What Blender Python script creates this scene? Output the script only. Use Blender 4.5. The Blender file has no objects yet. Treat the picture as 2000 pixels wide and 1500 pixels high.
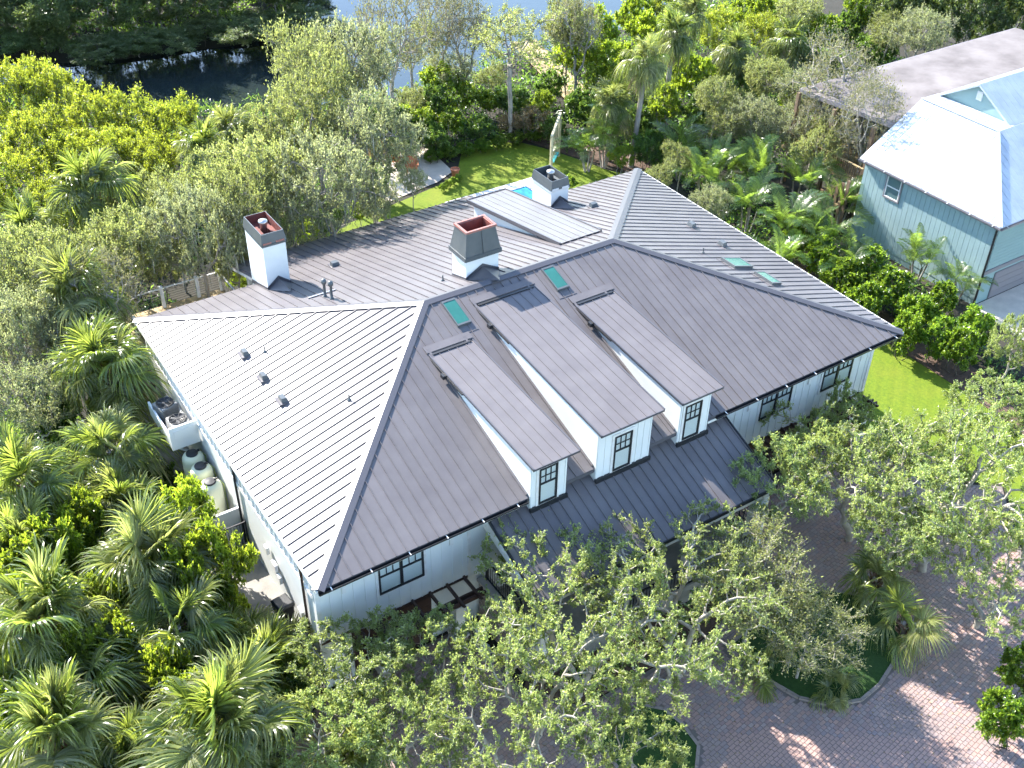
import bpy, bmesh, math, random
import numpy as np
from mathutils import Vector, Matrix

# ------------------------------------------------------------------ camera, sky, sun, exposure
scene = bpy.context.scene
GZ = 5.6                                   # eave of the house above the ground (ground is z = 0)
CAM = np.array([-7.8134896, -21.9871106, 25.2403042 + GZ])
YAW, PITCH, ROLL, FOC = 0.590579174, 0.650852457, 0.0183286324, 2149.56939   # focal length in photo pixels (2000 wide)
_fw = np.array([math.sin(YAW) * math.cos(PITCH), math.cos(YAW) * math.cos(PITCH), -math.sin(PITCH)])
_r0 = np.array([math.cos(YAW), -math.sin(YAW), 0.0])
_u0 = np.cross(_r0, _fw)
_r = _r0 * math.cos(ROLL) + _u0 * math.sin(ROLL)
_u = -_r0 * math.sin(ROLL) + _u0 * math.cos(ROLL)
cam_data = bpy.data.cameras.new('camera')
cam_data.sensor_width = 36.0
cam_data.lens = FOC / 2000.0 * 36.0
cam_data.clip_end = 3000.0
cam = bpy.data.objects.new('camera', cam_data)
scene.collection.objects.link(cam)
m = Matrix(((_r[0], _u[0], -_fw[0], CAM[0]), (_r[1], _u[1], -_fw[1], CAM[1]), (_r[2], _u[2], -_fw[2], CAM[2]), (0, 0, 0, 1)))
cam.matrix_world = m
scene.camera = cam

SUN_AZ, SUN_EL = math.radians(12.0), math.radians(35.5)      # azimuth from +Y towards -X
world = bpy.data.worlds.new('World')
scene.world = world
world.use_nodes = True
wn = world.node_tree.nodes
wn.clear()
sky = wn.new('ShaderNodeTexSky')
sky.sky_type = 'NISHITA'
sky.sun_disc = False
sky.sun_elevation = SUN_EL
sky.sun_rotation = -SUN_AZ
sky.air_density = 1.0
sky.dust_density = 0.2
sky.ozone_density = 1.0
bg = wn.new('ShaderNodeBackground')
bg.inputs['Strength'].default_value = 0.15
wo = wn.new('ShaderNodeOutputWorld')
world.node_tree.links.new(sky.outputs[0], bg.inputs[0])
world.node_tree.links.new(bg.outputs[0], wo.inputs[0])

sun_data = bpy.data.lights.new('sun', 'SUN')
sun_data.energy = 4.5
sun_data.angle = math.radians(0.53)
sun_data.color = (1.0, 0.95, 0.87)
sun = bpy.data.objects.new('sun', sun_data)
scene.collection.objects.link(sun)
SDIR = Vector((-math.sin(SUN_AZ) * math.cos(SUN_EL), math.cos(SUN_AZ) * math.cos(SUN_EL), math.sin(SUN_EL)))
sun.rotation_euler = (-SDIR).to_track_quat('-Z', 'Y').to_euler()
sun.location = (0, 60, 60)

scene.view_settings.view_transform = 'Standard'
scene.view_settings.look = 'None'
scene.view_settings.exposure = 2.07
scene.view_settings.gamma = 1.0
scene.view_settings.use_curve_mapping = False
scene.cycles.use_adaptive_sampling = True
scene.cycles.adaptive_threshold = 0.03
scene.cycles.max_bounces = 5
scene.cycles.diffuse_bounces = 3
scene.cycles.glossy_bounces = 2
scene.cycles.transmission_bounces = 3
scene.cycles.transparent_max_bounces = 8
scene.cycles.sample_clamp_indirect = 6.0
scene.cycles.caustics_reflective = False
scene.cycles.caustics_refractive = False

# ------------------------------------------------------------------ helpers
COL = scene.collection
WLOC = {}
R = math.radians


def G(px, py, z=0.0):
    """The point of height z that the survey photo shows at pixel (px, py) of its 2000 x 1500."""
    d = _fw + _r * (px - 1000.0) / FOC - _u * (py - 750.0) / FOC
    t = (z - CAM[2]) / d[2]
    return CAM + t * d


def tag(o, label=None, cat=None, group=None, kind=None):
    if label:
        o['label'] = label
    if cat:
        o['category'] = cat
    if group:
        o['group'] = group
    if kind:
        o['kind'] = kind
    return o


def empty(name, loc=(0, 0, 0), rz=0.0, label=None, cat=None, group=None, parent=None):
    o = bpy.data.objects.new(name, None)
    o.empty_display_size = 0.3
    COL.objects.link(o)
    if parent is not None:
        o.parent = parent
        w = WLOC.get(parent.name, Vector((0, 0, 0)))
        o.location = Vector(loc) - w
    else:
        o.location = loc
    o.rotation_euler = (0, 0, rz)
    WLOC[o.name] = Vector(loc)
    return tag(o, label, cat, group)


def link(name, me, parent=None, local=False):
    o = bpy.data.objects.new(name, me)
    COL.objects.link(o)
    if parent is not None:
        o.parent = parent
        if not local:
            o.location = -WLOC.get(parent.name, Vector((0, 0, 0)))
    WLOC[o.name] = Vector((0, 0, 0))
    return o


class MB:
    """Collects faces of several materials, builds one mesh object."""

    def __init__(self):
        self.v, self.f, self.m = [], [], []

    def face(self, pts, mi=0):
        b = len(self.v)
        self.v.extend([tuple(p) for p in pts])
        self.f.append(tuple(range(b, b + len(pts))))
        self.m.append(mi)

    def box(self, x0, x1, y0, y1, z0, z1, mi=0):
        b = len(self.v)
        self.v += [(x0, y0, z0), (x1, y0, z0), (x1, y1, z0), (x0, y1, z0), (x0, y0, z1), (x1, y0, z1), (x1, y1, z1), (x0, y1, z1)]
        for q in ((0, 3, 2, 1), (4, 5, 6, 7), (0, 1, 5, 4), (1, 2, 6, 5), (2, 3, 7, 6), (3, 0, 4, 7)):
            self.f.append(tuple(b + k for k in q))
            self.m.append(mi)

    def hexa(self, lo, hi, mi=0):
        """Two rings of equal length (lower, upper) joined and capped."""
        n = len(lo)
        b = len(self.v)
        self.v += [tuple(p) for p in lo] + [tuple(p) for p in hi]
        self.f.append(tuple(b + k for k in reversed(range(n))))
        self.f.append(tuple(b + n + k for k in range(n)))
        self.m += [mi, mi]
        for k in range(n):
            j = (k + 1) % n
            self.f.append((b + k, b + j, b + n + j, b + n + k))
            self.m.append(mi)

    def bar(self, a, c, w, h, mi=0, up=(0, 0, 1)):
        a, c = Vector(a), Vector(c)
        d = (c - a).normalized()
        up = Vector(up)
        s = d.cross(up)
        if s.length < 1e-4:
            s = d.cross(Vector((1, 0, 0)))
        s.normalize()
        t = s.cross(d).normalized()
        q = [s * w / 2 + t * h / 2, -s * w / 2 + t * h / 2, -s * w / 2 - t * h / 2, s * w / 2 - t * h / 2]
        self.hexa([a + k for k in q], [c + k for k in q], mi)

    def tube(self, pts, rad, n=8, mi=0, cap=True):
        pts = [Vector(p) for p in pts]
        rads = rad if isinstance(rad, (list, tuple)) else [rad] * len(pts)
        rings = []
        b = len(self.v)
        for i, p in enumerate(pts):
            d = (pts[min(i + 1, len(pts) - 1)] - pts[max(i - 1, 0)]).normalized()
            s = d.cross(Vector((0, 0, 1)))
            if s.length < 1e-3:
                s = d.cross(Vector((1, 0, 0)))
            s.normalize()
            t = s.cross(d)
            rings.append([p + (s * math.cos(2 * math.pi * k / n) + t * math.sin(2 * math.pi * k / n)) * rads[i] for k in range(n)])
        for rg in rings:
            self.v += [tuple(p) for p in rg]
        for i in range(len(pts) - 1):
            for k in range(n):
                j = (k + 1) % n
                self.f.append((b + i * n + k, b + i * n + j, b + (i + 1) * n + j, b + (i + 1) * n + k))
                self.m.append(mi)
        if cap:
            self.f.append(tuple(b + k for k in range(n)))
            self.f.append(tuple(b + (len(pts) - 1) * n + k for k in reversed(range(n))))
            self.m += [mi, mi]

    def lathe(self, prof, c=(0, 0, 0), n=24, mi=0):
        b = len(self.v)
        for r_, z in prof:
            for k in range(n):
                a = 2 * math.pi * k / n
                self.v.append((c[0] + r_ * math.cos(a), c[1] + r_ * math.sin(a), c[2] + z))
        for i in range(len(prof) - 1):
            for k in range(n):
                j = (k + 1) % n
                self.f.append((b + i * n + k, b + i * n + j, b + (i + 1) * n + j, b + (i + 1) * n + k))
                self.m.append(mi)
        self.f.append(tuple(b + (len(prof) - 1) * n + k for k in range(n)))
        self.f.append(tuple(b + k for k in reversed(range(n))))
        self.m += [mi, mi]

    def mesh(self, name, mats, smooth=False):
        me = bpy.data.meshes.new(name)
        me.from_pydata(self.v, [], self.f)
        if not isinstance(mats, (list, tuple)):
            mats = [mats]
        for k in mats:
            me.materials.append(k)
        me.polygons.foreach_set('material_index', self.m)
        if smooth:
            me.polygons.foreach_set('use_smooth', [True] * len(self.f))
        me.update()
        return me

    def build(self, name, mats, parent=None, smooth=False, local=False):
        return link(name, self.mesh(name, mats, smooth), parent, local)


def bevel(o, w=0.01, seg=2):
    md = o.modifiers.new('bevel', 'BEVEL')
    md.width = w
    md.segments = seg
    md.limit_method = 'ANGLE'
    return o


# ------------------------------------------------------------------ materials
def mat(name, col, rough=0.6, metal=0.0, spec=0.5, vary=None, vscale=3.0, bump=0.0, bscale=20.0, objvar=0.0, islvar=None, coat=0.0, wear=None):
    """col: base colour; vary: second colour mixed in by noise; objvar: value spread by object; islvar: list of colours by mesh island."""
    mt = bpy.data.materials.new(name)
    mt.use_nodes = True
    nt = mt.node_tree
    n, l = nt.nodes, nt.links
    p = n['Principled BSDF']
    p.inputs['Roughness'].default_value = rough
    p.inputs['Metallic'].default_value = metal
    p.inputs['Specular IOR Level'].default_value = spec
    p.inputs['Coat Weight'].default_value = coat
    tc = n.new('ShaderNodeTexCoord')
    src = None
    if islvar:
        geo = n.new('ShaderNodeNewGeometry')
        rp = n.new('ShaderNodeValToRGB')
        rp.color_ramp.interpolation = 'CONSTANT' if len(islvar) > 3 else 'LINEAR'
        while len(rp.color_ramp.elements) < len(islvar):
            rp.color_ramp.elements.new(0.5)
        for k, c in enumerate(islvar):
            rp.color_ramp.elements[k].position = k / len(islvar) if len(islvar) > 3 else k / (len(islvar) - 1)
            rp.color_ramp.elements[k].color = (*c, 1)
        l.new(geo.outputs['Random Per Island'], rp.inputs[0])
        src = rp.outputs[0]
    if vary is not None:
        nz = n.new('ShaderNodeTexNoise')
        nz.inputs['Scale'].default_value = vscale
        nz.inputs['Detail'].default_value = 6
        nz.inputs['Roughness'].default_value = 0.6
        l.new(tc.outputs['Object'], nz.inputs['Vector'])
        mr = n.new('ShaderNodeMapRange')
        mr.inputs[1].default_value = 0.35
        mr.inputs[2].default_value = 0.68
        l.new(nz.outputs[0], mr.inputs[0])
        mx = n.new('ShaderNodeMix')
        mx.data_type = 'RGBA'
        mx.inputs[6].default_value = (*col, 1)
        mx.inputs[7].default_value = (*vary, 1)
        if src is not None:
            l.new(src, mx.inputs[6])
        l.new(mr.outputs[0], mx.inputs[0])
        src = mx.outputs[2]
    if objvar:
        oi = n.new('ShaderNodeObjectInfo')
        mr = n.new('ShaderNodeMapRange')
        mr.inputs[3].default_value = 1 - objvar
        mr.inputs[4].default_value = 1 + objvar
        l.new(oi.outputs['Random'], mr.inputs[0])
        hs = n.new('ShaderNodeHueSaturation')
        hs.inputs['Color'].default_value = (*col, 1)
        l.new(mr.outputs[0], hs.inputs['Value'])
        if src is not None:
            l.new(src, hs.inputs['Color'])
        src = hs.outputs[0]
    if src is not None:
        l.new(src, p.inputs['Base Color'])
    else:
        p.inputs['Base Color'].default_value = (*col, 1)
    if bump:
        nb = n.new('ShaderNodeTexNoise')
        nb.inputs['Scale'].default_value = bscale
        nb.inputs['Detail'].default_value = 5
        l.new(tc.outputs['Object'], nb.inputs['Vector'])
        bp = n.new('ShaderNodeBump')
        bp.inputs['Strength'].default_value = bump
        bp.inputs['Distance'].default_value = 0.03
        l.new(nb.outputs[0], bp.inputs['Height'])
        l.new(bp.outputs[0], p.inputs['Normal'])
    return mt


def leaf_mat(name, cols, trans, fac=0.42, rough=0.45, spec=0.45, objvar=0.18, huevar=0.02):
    """cols: three leaf colours spread over the leaves; trans: colour of the light that shines through."""
    mt = bpy.data.materials.new(name)
    mt.use_nodes = True
    nt = mt.node_tree
    n, l = nt.nodes, nt.links
    p = n['Principled BSDF']
    out = n['Material Output']
    p.inputs['Roughness'].default_value = rough
    p.inputs['Specular IOR Level'].default_value = spec
    geo = n.new('ShaderNodeNewGeometry')
    rp = n.new('ShaderNodeValToRGB')
    while len(rp.color_ramp.elements) < len(cols):
        rp.color_ramp.elements.new(0.5)
    for k, c in enumerate(cols):
        rp.color_ramp.elements[k].position = k / (len(cols) - 1)
        rp.color_ramp.elements[k].color = (*c, 1)
    l.new(geo.outputs['Random Per Island'], rp.inputs[0])
    oi = n.new('ShaderNodeObjectInfo')
    hs = n.new('ShaderNodeHueSaturation')
    m1 = n.new('ShaderNodeMapRange')
    m1.inputs[3].default_value, m1.inputs[4].default_value = 1 - objvar, 1 + objvar
    m2 = n.new('ShaderNodeMapRange')
    m2.inputs[3].default_value, m2.inputs[4].default_value = 0.5 - huevar, 0.5 + huevar
    fr = n.new('ShaderNodeMath')
    fr.operation = 'FRACT'
    mu = n.new('ShaderNodeMath')
    mu.operation = 'MULTIPLY'
    mu.inputs[1].default_value = 7.31
    l.new(oi.outputs['Random'], m1.inputs[0])
    l.new(oi.outputs['Random'], mu.inputs[0])
    l.new(mu.outputs[0], fr.inputs[0])
    l.new(fr.outputs[0], m2.inputs[0])
    l.new(m1.outputs[0], hs.inputs['Value'])
    l.new(m2.outputs[0], hs.inputs['Hue'])
    l.new(rp.outputs[0], hs.inputs['Color'])
    l.new(hs.outputs[0], p.inputs['Base Color'])
    tr = n.new('ShaderNodeBsdfTranslucent')
    mx = n.new('ShaderNodeMix')
    mx.data_type = 'RGBA'
    mx.blend_type = 'MULTIPLY'
    mx.inputs[0].default_value = 1.0
    sc = max(sum(cols[len(cols) // 2]) / 3, 1e-3)
    mx.inputs[7].default_value = (trans[0] / sc, trans[1] / sc, trans[2] / sc, 1)
    bw = n.new('ShaderNodeRGBToBW')
    l.new(hs.outputs[0], bw.inputs[0])
    l.new(bw.outputs[0], mx.inputs[6])
    l.new(mx.outputs[2], tr.inputs['Color'])
    ms = n.new('ShaderNodeMixShader')
    ms.inputs[0].default_value = fac
    l.new(p.outputs[0], ms.inputs[1])
    l.new(tr.outputs[0], ms.inputs[2])
    l.new(ms.outputs[0], out.inputs['Surface'])
    return mt


M = {}
M['metal_roof'] = mat('standing_seam_metal', (0.124, 0.113, 0.117), 0.345, 0.03, 0.20, vary=(0.150, 0.138, 0.141), vscale=0.9, bump=0.16, bscale=1.3, objvar=0.045)
M['trim_metal'] = mat('roof_trim_metal', (0.085, 0.082, 0.092), 0.42, 0.1, 0.5, objvar=0.04)
M['cap_metal'] = mat('chimney_cap_metal', (0.085, 0.098, 0.105), 0.45, 0.2, 0.5, vary=(0.11, 0.12, 0.125), vscale=2.0)
M['black'] = mat('black_painted_metal', (0.012, 0.013, 0.016), 0.45)
M['white'] = mat('white_painted_siding', (0.72, 0.735, 0.725), 0.55, vary=(0.66, 0.68, 0.67), vscale=0.7)
M['white_stucco'] = mat('white_painted_stucco', (0.72, 0.735, 0.725), 0.75, vary=(0.65, 0.665, 0.66), vscale=1.2, bump=0.15, bscale=30)
M['trim_white'] = mat('white_trim', (0.74, 0.74, 0.73), 0.5, vary=(0.64, 0.62, 0.59), vscale=4.0)
M['rust'] = mat('rusty_flue_lining', (0.22, 0.055, 0.04), 0.75, vary=(0.10, 0.03, 0.028), vscale=4.0)
M['copper'] = mat('weathered_cap_lip', (0.36, 0.13, 0.10), 0.6, vary=(0.2, 0.12, 0.11), vscale=6)
M['shed_metal'] = mat('shed_roof_metal', (0.155, 0.145, 0.143), 0.38, 0.05, 0.4, vary=(0.135, 0.124, 0.12), vscale=0.7, objvar=0.04)  # brown-grey, slightly lighter than the main roof panels
M['fan_dark'] = mat('dark_fan_blade', (0.06, 0.06, 0.065), 0.5)
M['steel'] = mat('galvanised_pipe', (0.45, 0.45, 0.45), 0.35, 0.8)
M['glass_dark'] = mat('window_glass', (0.10, 0.16, 0.17), 0.08, 0, 0.8)
M['blind'] = mat('white_window_blind', (0.78, 0.80, 0.80), 0.4, 0, 0.5)
M['skylight'] = mat('skylight_glazing', (0.026, 0.118, 0.102), 0.12, 0, 0.3, vary=(0.035, 0.15, 0.13), vscale=1.0)
M['skylight_frame'] = mat('skylight_frame', (0.12, 0.13, 0.135), 0.4, 0.3)
M['wood_dark'] = mat('dark_stained_timber', (0.055, 0.026, 0.018), 0.6, vary=(0.035, 0.018, 0.014), vscale=5, bump=0.2, bscale=14)
M['brick'] = mat('grey_brown_brick', (0.24, 0.18, 0.15), 0.8, islvar=[(0.20, 0.15, 0.125), (0.30, 0.22, 0.18), (0.36, 0.31, 0.27)], bump=0.2, bscale=30)
M['mortar'] = mat('brick_mortar', (0.33, 0.31, 0.29), 0.9)
M['stone_cap'] = mat('cast_stone', (0.42, 0.38, 0.34), 0.8, vary=(0.33, 0.30, 0.28), vscale=3)
M['tank'] = mat('cream_tank_plastic', (0.72, 0.72, 0.54), 0.45, vary=(0.64, 0.65, 0.46), vscale=1.0)
M['concrete'] = mat('weathered_concrete', (0.30, 0.28, 0.25), 0.9, vary=(0.19, 0.18, 0.165), vscale=1.4, bump=0.3, bscale=40)
M['ac_metal'] = mat('air_conditioner_casing', (0.20, 0.20, 0.195), 0.55, 0.1, vary=(0.15, 0.15, 0.145), vscale=6)
M['teal'] = mat('teal_painted_siding', (0.27, 0.365, 0.37), 0.6, vary=(0.225, 0.315, 0.325), vscale=0.8)
M['teal_pale'] = mat('pale_teal_siding', (0.24, 0.345, 0.34), 0.6, vary=(0.215, 0.315, 0.31), vscale=0.8)
M['white_metal'] = mat('white_metal_roof', (0.42, 0.46, 0.52), 0.40, 0.0, 0.35, vary=(0.33, 0.37, 0.43), vscale=1.3, objvar=0.03)
M['membrane'] = mat('stained_membrane_roof', (0.205, 0.185, 0.18), 0.85, 0, 0.2, vary=(0.11, 0.096, 0.094), vscale=0.4)
M['taupe'] = mat('taupe_trim', (0.20, 0.18, 0.19), 0.6)
M['deck_wood'] = mat('sunbleached_deck_board', (0.45, 0.33, 0.17), 0.75, vary=(0.33, 0.24, 0.13), vscale=3, objvar=0.12)
M['fence_wood'] = mat('brown_picket', (0.20, 0.13, 0.08), 0.8, vary=(0.14, 0.09, 0.06), vscale=4, objvar=0.1)
M['swing_wood'] = mat('pale_pressure_treated_wood', (0.50, 0.44, 0.29), 0.7, vary=(0.38, 0.33, 0.2), vscale=5)
M['orange_wood'] = mat('orange_stained_wood', (0.50, 0.17, 0.06), 0.6, vary=(0.40, 0.13, 0.05), vscale=6)
M['terracotta'] = mat('terracotta', (0.40, 0.15, 0.08), 0.8)
M['teal_plastic'] = mat('teal_plastic', (0.03, 0.25, 0.25), 0.4)
M['patio'] = mat('pale_patio_stone', (0.58, 0.50, 0.42), 0.85, vary=(0.46, 0.40, 0.34), vscale=1.5)
M['travertine'] = mat('white_travertine', (0.66, 0.65, 0.62), 0.7, vary=(0.56, 0.55, 0.53), vscale=1.5, objvar=0.05)
M['pool_tile'] = mat('blue_pool_tile', (0.03, 0.13, 0.32), 0.25)
M['pool_plaster'] = mat('turquoise_pool_plaster', (0.05, 0.42, 0.45), 0.6)
M['paver'] = mat('mixed_clay_paver', (0.25, 0.2, 0.18), 0.8, 0, 0.3, islvar=[(0.340, 0.219, 0.194), (0.288, 0.219, 0.212), (0.376, 0.235, 0.194), (0.259, 0.207, 0.212), (0.405, 0.252, 0.206), (0.322, 0.241, 0.224), (0.305, 0.195, 0.176), (0.346, 0.264, 0.242)], vary=(0.26, 0.195, 0.178), vscale=0.35, bump=0.25, bscale=25)
M['paver_obj'] = M['paver']
M['sand'] = mat('dark_joint_sand', (0.16, 0.132, 0.118), 0.95)
M['kerb'] = mat('kerb_stone', (0.27, 0.22, 0.19), 0.8, vary=(0.2, 0.165, 0.15), vscale=4, objvar=0.1)
M['soil'] = mat('leaf_litter_soil', (0.032, 0.027, 0.018), 0.95, vary=(0.018, 0.018, 0.011), vscale=0.7, bump=0.5, bscale=6)
M['mulch'] = mat('brown_mulch', (0.11, 0.065, 0.045), 0.95, vary=(0.065, 0.042, 0.03), vscale=6, bump=0.6, bscale=18)
M['bark_oak'] = mat('grey_oak_bark', (0.33, 0.30, 0.26), 0.85, vary=(0.22, 0.20, 0.175), vscale=3, bump=0.4, bscale=14)
M['bark_pale'] = mat('pale_lichened_bark', (0.37, 0.335, 0.285), 0.85, vary=(0.27, 0.245, 0.21), vscale=3, bump=0.4, bscale=14)
M['bark_dark'] = mat('dark_wet_bark', (0.075, 0.06, 0.05), 0.85, vary=(0.05, 0.042, 0.035), vscale=3, bump=0.4, bscale=14)
M['palm_trunk'] = mat('palm_trunk_bark', (0.34, 0.30, 0.26), 0.85, vary=(0.24, 0.21, 0.18), vscale=2.5, bump=0.5, bscale=9)
M['palm_boot'] = mat('brown_palm_boot', (0.17, 0.095, 0.055), 0.85, vary=(0.1, 0.06, 0.04), vscale=5, bump=0.5, bscale=12)
M['dead_frond'] = mat('dead_palm_frond', (0.30, 0.20, 0.12), 0.8, islvar=[(0.24, 0.15, 0.085), (0.36, 0.25, 0.15), (0.30, 0.22, 0.15)])
M['moss'] = mat('spanish_moss', (0.26, 0.26, 0.20), 0.9)

L = {}
L['oak'] = leaf_mat('live_oak_leaf', [(0.112, 0.157, 0.047), (0.185, 0.230, 0.090), (0.291, 0.319, 0.168)], (0.437, 0.517, 0.127), 0.46, 0.36, 0.6, 0.10)
L['oak_olive'] = leaf_mat('olive_oak_leaf', [(0.109, 0.129, 0.046), (0.173, 0.190, 0.079), (0.267, 0.263, 0.133)], (0.378, 0.424, 0.110), 0.46, 0.40, 0.6, 0.12)
L['oak_grey'] = leaf_mat('greyish_oak_leaf', [(0.123, 0.142, 0.072), (0.196, 0.211, 0.123), (0.299, 0.300, 0.201)], (0.383, 0.423, 0.166), 0.45, 0.40, 0.55, 0.12)
L['mangrove'] = leaf_mat('yellow_green_mangrove_leaf', [(0.076, 0.108, 0.019), (0.135, 0.173, 0.024), (0.238, 0.248, 0.043)], (0.400, 0.464, 0.038), 0.46, 0.36, 0.55)
L['broad'] = leaf_mat('bright_green_broad_leaf', [(0.051, 0.098, 0.016), (0.092, 0.149, 0.023), (0.175, 0.216, 0.036)], (0.338, 0.431, 0.030), 0.46, 0.34, 0.55)
L['dark'] = leaf_mat('dark_green_broad_leaf', [(0.028, 0.060, 0.016), (0.048, 0.094, 0.021), (0.086, 0.138, 0.034)], (0.184, 0.299, 0.040), 0.40, 0.30, 0.6)
L['far'] = leaf_mat('far_bank_leaf', [(0.043, 0.069, 0.025), (0.070, 0.103, 0.035), (0.112, 0.144, 0.053)], (0.195, 0.260, 0.052), 0.38, 0.42, 0.5)
L['hedge'] = leaf_mat('hedge_leaf', [(0.038, 0.085, 0.012), (0.075, 0.130, 0.018), (0.14, 0.20, 0.03)], (0.25, 0.37, 0.03), 0.42, 0.28, 0.6)
L['sabal'] = leaf_mat('sabal_palm_leaf', [(0.059, 0.090, 0.032), (0.100, 0.134, 0.041), (0.169, 0.198, 0.069)], (0.362, 0.448, 0.064), 0.43, 0.30, 0.65, 0.25, 0.02)
L['sabal_pale'] = leaf_mat('pale_sabal_leaf', [(0.116, 0.134, 0.052), (0.181, 0.201, 0.081), (0.278, 0.268, 0.144)], (0.421, 0.472, 0.110), 0.43, 0.32, 0.65, 0.2, 0.02)
L['areca'] = leaf_mat('feather_palm_leaf', [(0.034, 0.075, 0.018), (0.060, 0.110, 0.024), (0.11, 0.16, 0.035)], (0.22, 0.33, 0.04), 0.43, 0.28, 0.65)
L['bare'] = leaf_mat('sparse_brown_leaf', [(0.19, 0.165, 0.085), (0.24, 0.215, 0.11), (0.18, 0.20, 0.07)], (0.30, 0.30, 0.11), 0.40, 0.5, 0.4)
M['dry_leaf'] = mat('dry_brown_leaf', (0.2, 0.13, 0.07), 0.8, islvar=[(0.16, 0.10, 0.05), (0.26, 0.18, 0.09), (0.34, 0.27, 0.14)])
L['red_tip'] = leaf_mat('reddish_shrub_leaf', [(0.10, 0.11, 0.035), (0.16, 0.13, 0.05), (0.24, 0.12, 0.07)], (0.32, 0.25, 0.09), 0.40, 0.4, 0.5)

# ------------------------------------------------------------------ the house
HL, HW, RISE = 26.0, 17.266, 2.6325
PXX, QXX = 8.683, 8.443
E0 = GZ                                         # eave height
A_, B_, C_, D_ = Vector((0, 0, E0)), Vector((0, HW, E0)), Vector((HL, 0, E0)), Vector((HL, HW, E0))
P_, Q_ = Vector((PXX, HW / 2, E0 + RISE)), Vector((HL - QXX, HW / 2, E0 + RISE))
SF = RISE / (HW / 2)                            # slope of the long faces
PITCH_S = 0.385                                 # seam spacing
house = empty('house', (0, 0, 0), 0, 'white house with dark standing-seam metal hip roof and three front dormers', 'house')


def clip(poly, s0, s1):
    def half(pl, c, sgn):
        out = []
        for i in range(len(pl)):
            a, b = pl[i], pl[(i + 1) % len(pl)]
            ia, ib = sgn * (a[0] - c) >= -1e-9, sgn * (b[0] - c) >= -1e-9
            if ia:
                out.append(a)
            if ia != ib:
                t = (c - a[0]) / (b[0] - a[0])
                out.append((c, a[1] + t * (b[1] - a[1])))
        return out
    p = half(poly, s0, 1)
    if len(p) > 2:
        p = half(p, s1, -1)
    return p


def seam_panels(origin, sdir, tdir, poly, parent, pitch=PITCH_S, name='roof_panel', material=None, rib=(0.026, 0.052), first=0.0, th=0.012):
    """Standing seam panels over a flat polygon given in (s, t): s along the eave, t up the slope."""
    material = material or M['metal_roof']
    o, sd, td = Vector(origin), Vector(sdir).normalized(), Vector(tdir).normalized()
    nn = sd.cross(td).normalized()
    if nn.z < 0:
        nn = -nn
    smin, smax = min(p[0] for p in poly), max(p[0] for p in poly)
    s = smin - first
    while s < smax - 1e-4:
        a, b = max(s, smin), min(s + pitch, smax)
        pl = clip(poly, a, b)
        s += pitch
        if len(pl) < 3 or b - a < 0.02:
            continue
        mb = MB()
        P3 = lambda q, h: o + sd * q[0] + td * q[1] + nn * h
        top = [P3(q, th) for q in pl]
        ar = (top[1] - top[0]).cross(top[2] - top[0])
        lo = [P3(q, -0.012) for q in pl]
        if ar.dot(nn) < 0:
            top.reverse()
            lo.reverse()
        mb.hexa(lo, top)
        # raised seam on the left edge, with the pan lifting a little towards it
        lt = sorted([q[1] for q in pl if abs(q[0] - a) < 1e-6])
        if len(lt) >= 2 and lt[-1] - lt[0] > 0.05 and a > smin + 1e-3:
            t0, t1 = lt[0], lt[-1]
            w, h = rib
            q0, q1 = (a, t0), (a, t1)
            sect = [(-w * 0.5, th - 0.004), (w * 0.5, th - 0.004), (w * 0.42, h), (-w * 0.42, h)]
            mb.hexa([P3((a + k[0], t0), k[1]) for k in sect], [P3((a + k[0], t1), k[1]) for k in sect])
        mb.build(name, material, parent)


roof = MB()
e = Vector((0, 0, 0.03))
inn = 0.02
# roof deck: a closed body just under the panels
ring = [A_, C_, D_, B_]
low = [v + Vector((0, 0, -0.16)) for v in ring]
for k in range(4):
    a, b = ring[k], ring[(k + 1) % 4]
    roof.face([low[k], low[(k + 1) % 4], b - e, a - e], 0 if k == 0 else 1)
roof.face([A_ - e, C_ - e, Q_ - e, P_ - e])
roof.face([C_ - e, D_ - e, Q_ - e])
roof.face([D_ - e, B_ - e, P_ - e, Q_ - e])
roof.face([B_ - e, A_ - e, P_ - e])
roof.face(list(reversed(low)), 1)
roof_o = roof.build('roof', [M['trim_metal'], M['trim_white']], house)
slen = math.hypot(HW / 2, RISE)
# front, back (with the rear extension), left, right faces
td_f = Vector((0, HW / 2, RISE)).normalized()
seam_panels(A_, (1, 0, 0), td_f, [(0, 0), (HL, 0), (HL - QXX, slen), (PXX, slen)], roof_o)
td_b = Vector((0, -HW / 2, RISE)).normalized()
EXT0, EXT1, EXTY = 5.45, 18.35, 21.33
extl = (EXTY - HW) / (HW / 2) * slen
seam_panels(D_, (-1, 0, 0), td_b, [(0, 0), (HL - EXT1, 0), (HL - EXT1, -extl), (HL - EXT0, -extl), (HL - EXT0, 0), (HL, 0), (HL - PXX, slen), (QXX, slen)], roof_o)
td_l = Vector((PXX, 0, RISE)).normalized()
ll = math.hypot(PXX, RISE)
seam_panels(B_, (0, -1, 0), td_l, [(0, 0), (HW, 0), (HW / 2, ll)], roof_o, rib=(0.034, 0.047))
td_r = Vector((-QXX, 0, RISE)).normalized()
lr = math.hypot(QXX, RISE)
seam_panels(C_, (0, 1, 0), td_r, [(0, 0), (HW, 0), (HW / 2, lr)], roof_o, rib=(0.026, 0.044))
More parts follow.
